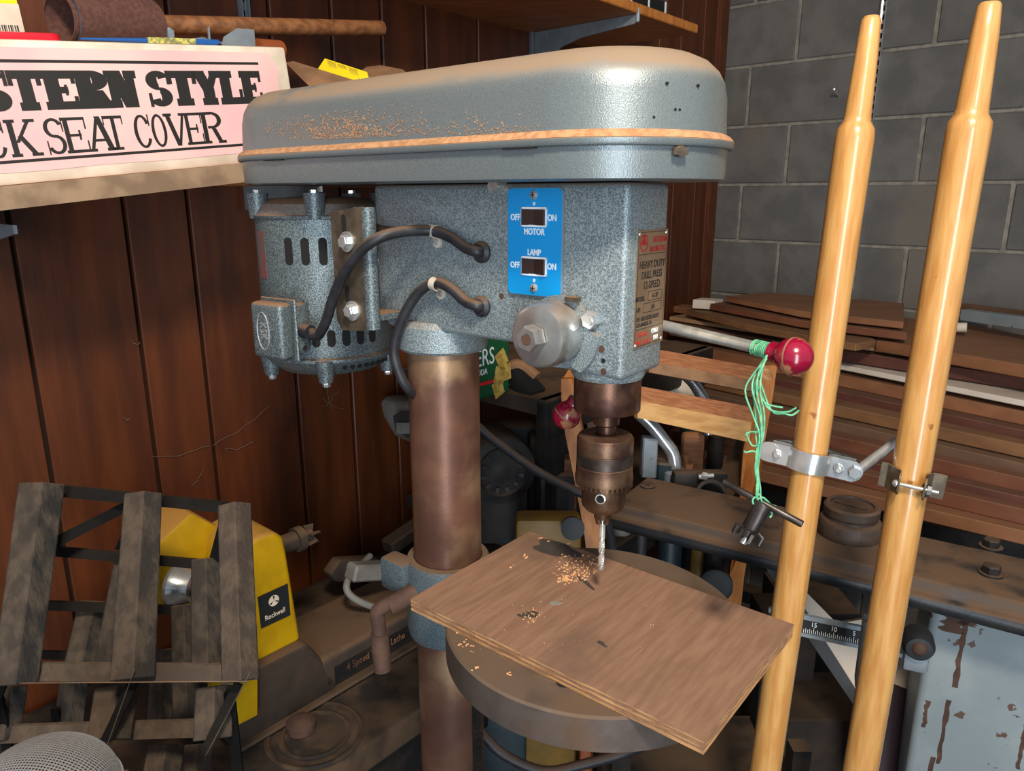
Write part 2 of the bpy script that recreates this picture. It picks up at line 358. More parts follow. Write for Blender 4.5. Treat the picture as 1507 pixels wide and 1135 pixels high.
kh = mb(); e = Vector((math.cos(ca-.25),math.sin(ca-.25),0)); kh.cyl(Vector((.2105,0,1.2205))+e*.0200, Vector((.2105,0,1.2205))+e*.0217,.0042,20); kh.build('key_hole', M['black'], lb)
kh = mb(); kh.lathe(Vector((.2105,0,1.2205))+e*.0205, e,[(.0040,0),(.0040,.0014),(.0050,.0012),(.0050,0)],20); kh.build('key_hole_rim', M['steel'], lb)
for i in range(3):
    a = ca + .9 + i*2*PI/3
    mb().cyl((.2105+.004*math.cos(a),.004*math.sin(a),1.187),(.2105+.006*math.cos(a),.006*math.sin(a),1.197),.0032,10).build('jaw', M['chuck'], lb)
# twist drill
dr = mb(); zt = 1.134; n_ = 16; rows = 90; rings = []
for j in range(rows+1):
    z = zt + (1.19-zt)*j/rows; tw = (z-zt)/.0155*2*PI*.5; ring = []
    fl_ = 1 if z < 1.172 else 0
    for i in range(n_):
        a = 2*PI*i/n_; r = .0031*(1 - fl_*.62*max(0, math.cos(2*(a-tw)))**2.2); 
        if j < 4: r *= .3+.7*j/4
        ring.append(dr.v((.2105+r*math.cos(a), r*math.sin(a), z)))
    rings.append(ring)
for A_, B_ in zip(rings, rings[1:]):
    for i in range(n_): dr.face([A_[i],A_[(i+1)%n_],B_[(i+1)%n_],B_[i]])
dr.face(rings[0][::-1]); dr.face(rings[-1]); dr.build('drill_bit', M['steel'], press)
# belt housing
def stad(off, z, x0=-.173, x1=.205, R=.1, n=20):
    R = R + off; pts = []
    for i in range(n+1): t = -PI/2 + PI*i/n; pts.append((x1+R*math.cos(t), R*math.sin(t), z))
    for i in range(n+1): t = PI/2 + PI*i/n; pts.append((x0+R*math.cos(t), R*math.sin(t), z))
    return pts
def loft(prof, cap=True):
    g = mb(); rs = [[g.v(p) for p in stad(o_, z)] for o_, z in prof]
    for A_, B_ in zip(rs, rs[1:]):
        n = len(A_)
        for i in range(n): g.face([A_[i],A_[(i+1)%n],B_[(i+1)%n],B_[i]])
    g.face(rs[0][::-1]); g.face(rs[-1]); return g
pan = loft([(-.006,1.5115),(-.0015,1.5125),(-.001,1.516),(0,1.540)]).build('belt_housing', M['cover'], press)
cov = loft([(.0005,1.536),(.0035,1.5365),(.0045,1.538),(.0045,1.5415),(.0025,1.543),(-.001,1.544),(-.002,1.548),(-.0035,1.577),(-.006,1.588),(-.011,1.597),(-.019,1.6045),(-.030,1.6095),(-.045,1.6115),(-.07,1.6125)])
cov = cov.build('belt_cover', M['cover'], press)
g = mb(); rs = [[g.v(p) for p in stad(o_, z)] for o_, z in [(-.003,1.5415),(.0042,1.5422),(.0028,1.5446),(.0004,1.5468),(-.003,1.5485)]]
for A_, B_ in zip(rs, rs[1:]):
    for i in range(len(A_)): g.face([A_[i],A_[(i+1)%len(A_)],B_[(i+1)%len(A_)],B_[i]])
g.build('sawdust_line', M['rimdust'], cov)
for px in (402, 765):
    p = onY(px, 222 if px < 500 else 212, -.1012); mb().box((p.x-.016,-.1035,1.5352),(p.x+.016,-.1,1.5372)).build('seam_slot', M['black'], cov)
g = mb(); rnd = random.Random(11)
for i in range(1300):
    cx_ = rnd.gauss(500,50) if i%3 else rnd.uniform(385,900); cy_ = (206-abs(rnd.gauss(0,22)) - (cx_-440)*.03) if i%3 else 200-abs(rnd.gauss(0,12))
    if cy_ < 120 or cx_ < 380: continue
    p = onY(cx_,cy_,-.098); 
    if not (-.16 < p.x < .2) or not (1.546 < p.z < 1.578): continue
    a_ = rnd.random()*PI; s_ = rnd.uniform(.0005,.0013); u_ = Vector((math.cos(a_),0,math.sin(a_))); w_ = Vector((-math.sin(a_),0,math.cos(a_)))
    y_ = -.0980 + (p.z-1.548)*.05 - .0002
    g.obox(Vector((p.x,y_,p.z)), u_*s_*1.6, w_*s_*.5, Vector((0,-.0003,0)))
tag(g.build('sawdust_specks', M['rimdust'], cov, smooth=False), kind='stuff')
g = mb(); a = -.50; e = Vector((math.cos(a),math.sin(a),0)); p0 = Vector((.205,0,1.532))+e*.0995
g.cyl(p0,p0+e*.006,.004,12); g.beam(p0+e*.004-Vector((-e.y,e.x,0))*.006,p0+e*.005+Vector((-e.y,e.x,0))*.006,.003,.005); g.build('latch', M['bracket'], pan)
for q in ((1028,125),(983,124),(995,158),(1000,166),(963,167)):
    for t in range(60):
        a = -1.3 + t*.03; pp = pl(.205+.0972*math.cos(a), .0972*math.sin(a), 1.56)
    # small chips of missing paint
    best = None
    for t in range(80):
        a = -1.4 + t*.02
        for z in (1.556,1.562,1.568,1.574,1.58):
            w_ = pl(.205+.0970*math.cos(a), .0970*math.sin(a), z); v_ = w_-O; d_ = v_.y*cp - v_.z*sp; X_ = 753.5+FPX*v_.x/d_; Y_ = 567.5-FPX*(v_.y*sp+v_.z*cp)/d_
            e_ = (X_-q[0])**2+(Y_-q[1])**2
            if best is None or e_ < best[0]: best = (e_, a, z)
    a, z = best[1:]; e = Vector((math.cos(a),math.sin(a),0)); g = mb(); g.cyl(Vector((.205,0,z))+e*.092, Vector((.205,0,z))+e*.0975, .0011, 8); g.build('paint_chip', M['black'], cov)
g = mb(); p = onY(737,273,-.037); g.cyl((p.x,-.03,1.509),(p.x,-.046,1.509),.0035,12); g.cyl((p.x-.006,-.03,1.508),(p.x-.006,-.044,1.508),.0045,12); g.build('pan_screw', M['steel'], pan)
# switch plate
sd = Vector((1,0,0)); zu = Vector((0,0,1))
p0 = onY(749,430,-.039); p1 = onY(829,277,-.039)
def pw(x,y,z): return PM @ Vector((x,y,z))
xd = (PM.to_3x3() @ sd).normalized()
x0s, x1s, z0s, z1s = p0.x, p1.x, p0.z-.0005, p1.z
mb().rrect((x0s-.001,-.0375,z0s-.001),sd,zu,x1s-x0s+.002,z1s-z0s+.002,.005,(0,-.0016,0)).build('switch_plate_rim', M['metalgrey'], press)
swp = mb().rrect((x0s,-.039,z0s),sd,zu,x1s-x0s-.0006,z1s-z0s,.0045,(0,-.0012,0)).build('switch_plate', M['blue'], press)
def swz(py): return onY(786,py,-.041).z
xc = onY(786,320,-.041).x
def swtext(s_, px, py, size, sx=.8):
    p = onY(px,py,-.0404); text('lettering', s_, M['white'], swp, pw(p.x,-.0404,p.z), xd, zu, size, .0002, sx, off=.0002)
swtext('MOTOR',786,341.5,.0078); swtext('LAMP',786,372,.0076)
swtext('OFF',758.5,320,.0078); swtext('ON',812.5,321,.0078); swtext('OFF',758,390,.0078); swtext('ON',812,393,.0078)
for py in (299,412): swtext('o',786,py,.006)
for py, nm in ((319.5,'motor'),(392,'lamp')):
    c_ = onY(786,py,-.0404); w_, h_ = .0280,.0172
    fr = mb(); x, z = c_.x, c_.z
    fr.box((x-w_/2,-.0415,z-h_/2),(x+w_/2,-.0395,z-h_/2+.0018)); fr.box((x-w_/2,-.0415,z+h_/2-.0018),(x+w_/2,-.0395,z+h_/2))
    fr.box((x-w_/2,-.0415,z-h_/2),(x-w_/2+.0014,-.0395,z+h_/2)); fr.box((x+w_/2-.0014,-.0415,z-h_/2),(x+w_/2,-.0395,z+h_/2))
    fr.build('switch_bezel', M['white'], swp)
    rk = mb().prism([(x-w_/2+.001,-.0400,z),(x-w_/2+.001,-.0425,z),(x,-.0408,z),(x+w_/2-.001,-.0440,z),(x+w_/2-.001,-.0400,z)],(0,0,0.0001))
    rk = mb().prism([(x-w_/2+.0012,-.0398,z-h_/2+.0016),(x-w_/2+.0012,-.0425,z-h_/2+.0016),(x,-.0408,z-h_/2+.0016),(x+w_/2-.0012,-.0442,z-h_/2+.0016),(x+w_/2-.0012,-.0398,z-h_/2+.0016)],(0,0,h_-.0034))
    rk.build('rocker_switch', M['swbrown'], swp, smooth=False)
for py in (287,424):
    p = onY(785,py,-.041); g = mb(); g.lathe((p.x,-.0400,p.z),(0,-1,0),[(0,0),(.0042,0),(.0036,.0016),(.0018,.0024),(0,.0026)],20)
    g.build('screw', M['steel'], swp)
    g = mb(); g.box((p.x-.0022,-.0428,p.z-.0004),(p.x+.0022,-.0418,p.z+.0004)); g.box((p.x-.0004,-.0428,p.z-.0022),(p.x+.0004,-.0418,p.z+.0022)); g.build('screw_cross', M['black'], swp)
# nameplate on the front face
def front(y, z, x=.2480): return (x, y, z)
yd = (PM.to_3x3() @ Vector((0,1,0))).normalized()
npz0, npz1, ny0, ny1 = 1.369, 1.4712, -.0205, .0345
npl = mb().box((.2462,ny0,npz0),(.2478,ny1,npz1)).build('nameplate', M['plate'], press, smooth=False)
def nt(s_, y, z, size, m='blackink', sx=.85, align='CENTER'): text('lettering', s_, M[m], npl, pw(.2479,y,z), yd, zu, size, .00015, sx, align, off=.0001)
yc = (ny0+ny1)/2
nt('INTEGRAM', .0195,1.4625,.0072,'redink',.72); nt('MACHINE TOOL', .0165,1.4545,.0066,'redink',.62)
nt('HEAVY DUTY', .0075,1.4415,.0092); nt('DRILL PRESS', .0075,1.4325,.0092,sx=.78); nt('12-SPEED', .008,1.4235,.0092)
nt('MODEL:', -.012,1.4125,.0056); nt('HP:', -.0145,1.403,.0056); nt('16 SP', .015,1.4135,.006); nt('3/4', .012,1.4035,.006)
nt('DIV. ASSOCIATED GROUP', -.0175,1.3945,.0050,sx=.72,align='LEFT'); nt('LOS ANGELES CA', -.0175,1.3895,.0050,sx=.72,align='LEFT')
nt('SER NO.', -.005,1.3805,.0062,'redink'); nt('MFG. DATE', -.004,1.3735,.0062,'redink'); nt('K9061', .018,1.3810,.006,'white'); nt('1981', .02,1.3745,.006,'white')
g = mb()
for z in (1.4505,1.3855): g.box((.2477,ny0+.0015,z),(.24795,ny1-.0015,z+.0005))
for y in (ny0+.0015,ny1-.002): g.box((.2477,y,npz0+.0015),(.24795,y+.0005,npz1-.0015))
for z in (npz0+.0015,npz1-.002): g.box((.2477,ny0+.0015,z),(.24795,ny1-.0015,z+.0005))
for (a,b,c_,d_) in ((.002,1.4095,.028,1.4175),(-.006,1.3995,.028,1.4075)):
    g.box((.2477,a,b),(.24795,c_,b+.0005)); g.box((.2477,a,d_),(.24795,c_,d_+.0005)); g.box((.2477,a,b),(.24795,a+.0004,d_)); g.box((.2477,c_,b),(.24795,c_+.0004,d_))
g.build('border_line', M['blackink'], npl, smooth=False)
g = mb(); lc = Vector((.2477,-.0095,1.4605)); g.lathe(lc,(1,0,0),[(.0062,0),(.0062,.0003),(.0074,.0003),(.0074,0)],32)
g.prism([(lc.x,lc.y-.0062,lc.z-.0018),(lc.x,lc.y+.0062,lc.z-.0018),(lc.x,lc.y,lc.z+.0066)],(.0004,0,0)); g.build('emblem', M['redink'], npl)
for y in (ny0+.003,ny1-.003):
    for z in (npz0+.003,npz1-.003): mb().sphere((.2478,y,z),.0018,12,(.5,1,1)).build('rivet', M['steel'], npl)
# spring cap, nuts
ax = onY(793,497,-.075); hx, hz = ax.x-.003, ax.z
g = mb(); pts = []
for i in range(40):
    t = 2*PI*i/40; tt = t if t<PI else t-2*PI; r = .0425 if -1.0 < tt < .15 else (.034 if .15 <= tt < 1.35 else .033)
    pts.append((hx+r*math.cos(t), -.0365, hz+r*math.sin(t)))
g.prism(pts,(0,-.006,0)).build('hub_flange', M['paint'], press)
mb().lathe((hx,-.040,hz),(0,-1,0),[(0,0),(.0275,0),(.0285,.002),(.0285,.030),(.027,.034),(.024,.0355),(0,.0355)],56).build('spring_cap', M['cap'], press)
mb().hexnut((hx,-.0765,hz),(0,-1,0),.0118,.013,.005).build('hub_nut', M['cap'], press)
mb().cyl((hx,-.07,hz),(hx,-.0895,hz),.0052,16).build('hub_stud', M['rust'], press)
g = mb(); g.box((hx+.012,-.05,hz+.0295),(hx+.024,-.042,hz+.0335)); g.build('spring_tab', M['bracket'], press)
p = onY(866,472,-.045); mb().hexnut((p.x,-.0372,p.z),(0,-1,0),.0085,.0085,.0045).build('lock_nut', M['zinc'], press)
g = mb(); g.cyl((p.x,-.037,p.z),(p.x,-.0470,p.z),.0045,20); g.build('lock_screw', M['steel'], press)
for q, rr, m_ in (((885,514),.0035,'rust'),((888,531),.0022,'black'),((888,547),.003,'rust'),((738,436),.003,'rust')):
    p = onY(*q,-.037); mb().cyl((p.x,-.030,p.z),(p.x,-.0372,p.z),rr,12).build('casting_pit', M[m_], press)
# feed hub on far side and two visible handles
hub = Vector((hx, .062, hz)); mb().cyl((hx,.03,hz),(hx,.10,hz),.024,40,bev=.002).build('feed_hub', M['quill'], press)
kR = PMI @ D(1168,525,.60); kL = PMI @ D(834,611,.80)
for kk, km in ((kR,'knob'),(kL,'knob2')):
    st = Vector((hx,.088 if kk is kL else .075,hz)); d_ = (kk-st).normalized()
    hd = mb().cyl(st+d_*.01, kk-d_*.014, .0052, 24).build('feed_handle', M['steel'], press)
    g = mb(); g.lathe(kk, -d_, [(0,-.0158)]+[(.0158*math.sin(t*PI/14), -.0158*math.cos(t*PI/14)) for t in range(1,12)]+[(.0085,.0145),(.0085,.021),(0,.021)],32)
    kb = g.build('knob', M[km], hd)
    g = mb(); g.lathe(kk, d_.cross(Vector((0,0,1))).cross(d_).normalized().lerp(d_,.9), [(.01575,-.0007),(.0161,-.0007),(.0161,.0007),(.01575,.0007)],40).build('mould_line', M['kraft'], hd)
# motor
mo = Vector((-.197,0,0)); MR = .079
mot = mb().lathe((mo.x,0,0),(0,0,1),[(0,1.283),(.035,1.284),(.062,1.291),(.077,1.303),(.0815,1.309),(.0815,1.3125),(.078,1.314),(MR,1.318),(MR,1.4735),(.0815,1.4745),(.0825,1.4775),(.079,1.4785),(.072,1.4905),(.058,1.4965),(.03,1.4985),(0,1.499)],72).build('motor', M['motor'], press)
view = (PMI @ O) - mo; va = math.atan2(view.y, view.x)
def mp_(a, z, r=MR): return Vector((mo.x + r*math.cos(va+a), r*math.sin(va+a), z))
def mdir(a): return Vector((math.cos(va+a), math.sin(va+a), 0)), Vector((-math.sin(va+a), math.cos(va+a), 0))
for a in (-.52,-.27,-.02):
    e, t_ = mdir(a); g = mb(); g.capsule(mp_(a,1.4385)-e*.004, t_, zu, .0095,.031, e*.0046); g.build('vent_slot', M['black'], mot)
    g = mb(); g.beam(mp_(a,1.432)-e*.0002-t_*.003, mp_(a,1.432)-e*.0002+t_*.003,.0015,.010); g.build('winding', M['rust'], mot)
for i,a in enumerate((-.42,-.2,.02,.24,.46,.68)):
    e, t_ = mdir(a); g = mb(); g.capsule(mp_(a,1.338-.0*i)-e*.004, t_, zu, .0095,.020, e*.0046); g.build('vent_slot', M['black'], mot)
for a in (-1.35,-.1,1.2,2.6):
    e, t_ = mdir(a); p = mp_(a,0,.074)
    mb().cyl((p.x,p.y,1.474),(p.x,p.y,1.5025),.0105,20,.0125).build('through_bolt_boss', M['motor'], mot)
    mb().hexnut((p.x,p.y,1.5025),(0,0,1),.005,.004).build('bolt_head', M['zinc'], mot)
    mb().cyl((p.x,p.y,1.311),(p.x,p.y,1.285),.0125,20,.0085).build('through_bolt_boss', M['motor'], mot)
    mb().hexnut((p.x,p.y,1.285),(0,0,-1),.0048,.006).build('bolt_head', M['zinc'], mot)
for k in range(14):
    a = .2+k*.12; e, t_ = mdir(a); g = mb(); g.capsule(mp_(a,1.303,.0765)-e*.004, t_, zu, .005,.008, e*.0055); g.build('cooling_hole', M['black'], mot)
e, t_ = mdir(-1.12); g = mb(); g.prism([mp_(-1.25,1.405,MR+.0004),mp_(-1.12,1.405,MR+.0004),mp_(-1.0,1.405,MR+.0004),mp_(-1.0,1.405,MR-.002),mp_(-1.25,1.405,MR-.002)],(0,0,.055)); g.build('rating_label', M['dullred'], mot)
# terminal box (flange ridge facing the right-hand side, cover bulging to the left)
nc = Vector((math.cos(math.radians(-122)), math.sin(math.radians(-122)), 0)); ns = Vector((-nc.y, nc.x, 0))
fcn = D(391,488,.815); TW, THh = .050, .064
tb = MB().obox(fcn - nc*.020 - ns*TW/2 - up*THh/2, nc*.020, ns*TW, up*THh); tb.bevel(.006,3); tb = tb.build('terminal_box', M['motor'], press)
MB().obox(fcn - nc*.022 - ns*(TW/2+.003) - up*(THh/2+.003), nc*.003, ns*(TW+.006), up*(THh+.006)).bevel(.001,1).build('cover_flange', M['motor'], tb)
MB().obox(fcn - nc*.045 - ns*(TW/2-.002) - up*(THh/2-.003), nc*.023, ns*(TW-.004), up*(THh-.006)).bevel(.006,2).build('box_base', M['motor'], tb)
g = MB(); rr = []
for i in range(28):
    t = 2*PI*i/28; rr.append(fcn + ns*(.0095*math.cos(t)-.004) + up*.021*math.sin(t) + nc*.0002)
rr.append(rr[0]); rr.append(rr[1]); g.tube(rr,.0007,6,0); g.build('embossed_oval', M['zinc'], tb)
text('embossed_letters','KSK',M['zinc'],tb,fcn-ns*.004+nc*.0002,-up,ns,.015,.0003,.75)
cex = fcn - nc*.034 + ns*TW/2
g = MB(); g.cyl(cex-ns*.004-up*.002, cex+ns*.009-up*.003,.0085,20); g.build('cable_bushing', M['rubber'], tb)
g = MB(); g.cyl(cex-ns*.003-up*.022, cex-ns*.0014-up*.022,.003,12); g.build('knockout_hole', M['black'], tb)
g = MB(); g.tube([cex-up*.003, cex+ns*.012-up*.003, pl(*onY(462,495,-.100)), pl(*onY(470,492,-.101))],.0054,12,4); g.build('cable_tail', M['rubber'], tb)
# motor mount plate
yb = -.093
q = [onY(*p, yb) for p in ((486,312),(532,304),(535,487),(503,486),(496,470))]
bk = mb().prism([(p.x,yb,p.z) for p in q],(0,.003,0)).build('motor_bracket', M['bracket'], press)
g = mb()
for px_, r_ in ((541,.0075),(527,.005)):
    a = onY(px_,305,-.085); b = onY(px_+6,484,-.085); g.cyl((a.x,-.085,a.z),(a.x,-.085,b.z),r_,24)
g.build('rolled_rib', M['motor'], bk)
mb().box((q[1].x-.004,-.088,1.374),(-.055,-.04,1.38)).build('bracket_rib', M['motor'], bk)
for cx_, cy_, hh in ((506,330,.030),(511,432,.026)):
    p = onY(cx_,cy_,yb-.0002); g = mb(); g.capsule((p.x,yb-.0006,p.z),(1,0,0),(0,0,1),.006,hh*.65,(0,.0008,0)); g.build('adjusting_slot', M['black'], bk)
for cx_, cy_ in ((508,356),(516,458)):
    p = onY(cx_,cy_,yb-.003); g = mb(); g.cyl((p.x,yb,p.z),(p.x,yb-.0018,p.z),.0102,28); g.build('washer', M['zinc'], bk)
    mb().hexnut((p.x,yb-.0018,p.z),(0,-1,0),.0068,.006).build('bolt_head', M['zinc'], bk)
# belt tension rod between head and motor
mb().cyl((-.16,-.03,1.43),(-.055,-.03,1.43),.007,16).build('slide_rod', M['steel'], press)
mb().cyl((-.16,.03,1.43),(-.055,.03,1.43),.007,16).build('slide_rod', M['steel'], press)
p = onY(562,340,-.05); g = mb(); g.tube([(p.x-.03,-.075,p.z+.002),(p.x-.012,-.06,p.z+.004),(p.x,-.05,p.z),(p.x+.01,-.04,p.z-.002)],.006,10); g.build('clamp_lever', M['rust'], press)
# cables
def cab(lst, r, name='cable', m='rubber', par=press):
    g = mb(); g.tube([onY(px,py,y) for px,py,y in lst], r, 14, 6); return g.build(name, M[m], par)
c1 = cab([(462,495,-.100),(470,492,-.101),(481,470,-.102),(491,437,-.104),(507,402,-.106),(530,370,-.104),(560,349,-.095),(600,340,-.07),(637,340,-.05),(664,350,-.046),(684,364,-.046),(700,370,-.046),(709,371,-.040)], .0054)
c2 = cab([(709,451,-.040),(700,450,-.046),(684,443,-.046),(664,425,-.047),(641,416,-.048),(617,430,-.052),(598,458,-.056),(584,492,-.058),(580,520,-.058),(588,550,-.056),(602,574,-.046),(625,592,-.01)], .0054)
for q in ((709,371),(709,451)):
    p = onY(*q,-.038); mb().lathe((p.x,-.036,p.z),(0,-1,0),[(0,0),(.0105,0),(.0105,.004),(.0075,.007),(0,.007)],24).build('grommet', M['rubber'], press)
for (a,b,c_,d_) in ((637,340,644,356),(640,418,649,432)):
    p = onY(a,b,-.049); t_ = onY(a+14,b+6,-.049)-onY(a-14,b-2,-.049); t_.normalize()
    g = mb(); g.lathe(p - t_*.0035, t_, [(.0056,0),(.0066,0),(.0066,.007),(.0056,.007)],20)
    s_ = onY(c_,d_,-.038); g.rrect((s_.x-.005,-.037,s_.z-.006),sd,zu,.010,.016,.0045,(0,-.002,0)); cl = g.build('cable_clip', M['clip'], press)
    g = mb(); g.lathe((s_.x,-.0388,s_.z),(0,-1,0),[(0,0),(.0034,0),(.003,.0015),(0,.002)],16); g.build('clip_screw', M['steel'], cl)
# table, collar, lock
TC = (.216,-.020); TR = .1475; TZ = 1.095
tb2 = mb().lathe((TC[0],TC[1],0),(0,0,1),[(0,TZ),(TR-.002,TZ),(TR,TZ-.002),(TR,TZ-.033),(TR-.004,TZ-.035),(.1,TZ-.035),(.05,TZ-.045),(0,TZ-.045)],96).build('table', M['table'], press)
p = PMI @ Zp(838,1010,TZ); dv = Vector((1,-.3,0)).normalized()
g = mb(); g.capsule((p.x,p.y+.006,TZ-.001),(-.6,.8,0),(.8,.6,0),.014,.03,(0,0,.0014)); g.build('table_slot', M['black'], tb2)
g = mb(); g.lathe((TC[0],TC[1],TZ-.001),(0,0,1),[(.112,0),(.112,.0013),(.1128,.0013),(.1128,0)],80); g.build('scribed_ring', M['plate'], tb2)
mb().lathe((0,0,.985),(0,0,1),[(0.041,0),(.049,.002),(.051,.01),(.051,.094),(.048,.1),(.041,.101)],48).build('table_collar', M['shadedpaint'], press)
mb().prism([(.03,-.02,.992),(.03,.02,.992),(.16,.03,1.04),(.16,-.04,1.04)],(0,0,.02)).build('table_arm', M['shadedpaint'], press)
mb().lathe((TC[0],TC[1],1.0),(0,0,1),[(0,0),(.03,0),(.035,.055),(0,.055)],32).build('table_stem', M['shadedpaint'], press)
g = mb(); a = onY(612,872,-.045); b = onY(572,893,-.075); c_ = onY(556,902,-.085); d_ = onY(563,985,-.085)
g.tube([a,b],(.012,.011),16,0); g.tube([b+Vector((0,.002,.004)),c_+Vector((0,0,.002)),c_+Vector((0,0,-.012)),c_.lerp(d_,.4)],.0085,14,4); g.tube([c_.lerp(d_,.35),d_],.0105,16,0); g.build('clamp_handle', M['rust'], press)
g = mb(); g.box((-.06,-.055,1.045),(-.02,-.03,1.085)); g.bevel(.004,2).build('collar_lug', M['shadedpaint'], press)

# ---------------------------------------------------------------- board on the table
bzt = TZ + .0135
cr = [Zp(*q,bzt) for q in ((604,884),(779,780),(1167,921),(1039,1086))]
# square it up
a0, a1, a2, a3 = cr; ux = ((a2-a1)+(a3-a0)).normalized(); uy = Vector((-ux.y,ux.x,0)); cen = (a0+a1+a2+a3)/4
Lx = ((a2-a1).length+(a3-a0).length)/2; Ly = ((a1-a0).length+(a2-a3).length)/2
bd = empty('plywood_board', (cen.x,cen.y,TZ+.0003), math.atan2(ux.y,ux.x), 'offcut of reddish brown plywood lying askew on the round drill table', 'board')
bmx = Matrix.Translation((cen.x,cen.y,0)) @ Matrix.Rotation(math.atan2(ux.y,ux.x),4,'Z')
pfb = MB(bmx).box((-Lx/2,-Ly/2,bzt-.0012),(Lx/2,Ly/2,bzt)).build('face_veneer', M['ply'], bd, smooth=False)
zz = TZ+.0004
for i, c_ in enumerate(('plyedge','ply','plyedge','ply','plyedge')):
    h_ = (bzt-.0012-zz)/5; ins = .0004 if i%2 else 0
    MB(bmx).box((-Lx/2+ins,-Ly/2+ins,zz+i*h_),(Lx/2-ins,Ly/2-ins,zz+(i+1)*h_)).build('ply_layer', M[c_], bd, smooth=False)
def stain(px, py, rx, ry, name='oil_stain', m='grime', th=.0003, rot=0):
    c_ = Zp(px,py,bzt); g = MB(); pts = []
    for i in range(26):
        t = 2*PI*i/26; r = 1+.16*math.sin(3*t+px)+.1*math.sin(5*t+1)
        v_ = Vector((rx*r*math.cos(t), ry*r*math.sin(t),0)); v_ = Matrix.Rotation(rot,3,'Z') @ v_; pts.append(c_ + v_ + up*.00005)
    g.prism(pts, up*th); return g.build(name, M[m], bd, smooth=False)
stain(818,808,.028,.0165,rot=-.62); stain(862,858,.0025,.016,rot=.5); stain(886,948,.002,.006,rot=.6); stain(778,905,.010,.005,rot=.2)
stain(818,888,.006,.003,'metal_glint','steel')
g = MB(); rnd = random.Random(3)
def chip(px,py,s_):
    c_ = Zp(px,py,bzt); a = rnd.random()*PI; d_ = Vector((math.cos(a),math.sin(a),rnd.uniform(-.1,.5))).normalized(); e_ = d_.orthogonal().normalized()
    g.obox(c_+up*.0004-d_*s_/2, d_*s_, e_*s_*.6, d_.cross(e_)*s_*.4)
for i in range(150): chip(rnd.gauss(846,16), rnd.gauss(838,9)+0, rnd.uniform(.0008,.0022))
for i in range(70): chip(rnd.gauss(832,5), rnd.gauss(853,3), rnd.uniform(.0008,.0022))
for i in range(40): chip(rnd.gauss(782,8), rnd.gauss(907,5), rnd.uniform(.0006,.0016))
for i in range(50): chip(rnd.uniform(700,1040), rnd.uniform(880,960), rnd.uniform(.0004,.001))
for q in ((773,818),(775,822),(795,794),(807,796),(838,800),(752,834)):
    for k in range(3): chip(q[0]+rnd.uniform(-3,3), q[1]+rnd.uniform(-2,2), .002)
tag(g.build('wood_chips', M['chips'], smooth=False), 'pale drill shavings scattered on the plywood board near the bit', 'wood chips', kind='stuff')
g = MB()
for i in range(26):
    px, py = rnd.choice(((680,948),(690,955),(700,985),(745,990),(672,930))); c_ = Zp(px+rnd.uniform(-8,8),py+rnd.uniform(-6,6),TZ); s_ = rnd.uniform(.001,.002); g.obox(c_+up*.0003,(s_,0,0),(0,s_*.5,0),(0,0,s_*.5))
tag(g.build('wood_crumbs', M['chips'], smooth=False), 'few pale wood crumbs on the iron table left of the plywood', 'wood chips', kind='stuff')
# chuck key and green wire
kr = empty('chuck_key', D(1102,785,.6), 0, 'dark steel chuck key with crossbar hanging from green wire', 'chuck key')
kt, kb_ = D(1125,741,.598), D(1104,779,.602); kd = (kb_-kt).normalized()
MB().cyl(kt,kb_,.0072,20,bev=.001).build('shank', M['keysteel'], kr)
g = MB(); g.cyl(kb_,kb_+kd*.006,.0085,20); e_ = kd.orthogonal().normalized(); f_ = kd.cross(e_)
for i in range(9):
    t = 2*PI*i/9; r_ = e_*math.cos(t)+f_*math.sin(t); w_ = kd.cross(r_); g.obox(kb_-kd*.001+r_*.006-w_*.0013, r_*.0065+kd*.002, w_*.0026, kd*.008)
g.build('gear_teeth', M['keysteel'], kr); MB().cyl(kb_,kb_+kd*.013,.0032,14).build('pilot', M['steel'], kr)
MB().cyl(D(1064,709,.62),D(1181,772,.585),.0030,14,bev=.0006).build('crossbar', M['keysteel'], kr)
g = MB(); rnd = random.Random(5); cd_ = (kR - Vector((hx,.075,hz))).normalized(); cw = PM @ (kR - cd_*.022); hdir = (PM.to_3x3() @ cd_).normalized(); ha = hdir.orthogonal().normalized(); hb = hdir.cross(ha)
for k in range(7):                                                # coils round the handle
    pts = [cw - hdir*(.0022*k+.0003*i) + (ha*math.cos(i*.7+k)+hb*math.sin(i*.7+k))*.0064 for i in range(11)]; g.tube(pts,.0008,6,2)
way = [(1128,525),(1117,545),(1110,575),(1117,610),(1120,640),(1116,665),(1114,690),(1116,715),(1117,735),(1124,745)]
for k in range(7):
    ph = rnd.random()*6; amp = rnd.uniform(3,16); pts = []
    for i, (x, y) in enumerate(way):
        w_ = math.sin(PI*min(i/5,1)) * amp if i < 5 else 2.5
        pts.append(D(x + w_*math.sin(ph+i*.5) + rnd.uniform(-1.5,1.5), y+rnd.uniform(-3,3), .602+.004*math.cos(ph+i*1.3)))
    g.tube(pts,.0008,6,4)
for e_ in ([(1118,575),(1128,598),(1142,606),(1160,606),(1172,600)],[(1116,570),(1125,592),(1140,598),(1152,600)],[(1118,560),(1135,604),(1155,609),(1166,611),(1176,604)]):
    g.tube([D(x,y,.60-.001*i) for i,(x,y) in enumerate(e_)],.0008,6,4)
for e_ in ([(1116,668),(1108,664),(1098,666),(1095,664)],[(1115,656),(1106,655),(1099,640),(1099,636)],[(1116,636),(1104,636),(1097,641)],[(1118,738),(1130,745),(1136,756),(1133,762)],[(1112,738),(1122,732),(1134,742),(1142,745)],[(1110,745),(1108,735),(1120,726)]):
    g.tube([D(x,y,.60) for x,y in e_],.0008,6,4)
tag(g.build('wire_cord', M['wiregreen']), 'tangled green plastic wire looped round the feed handle beside its red knob', 'wire')
g = MB()
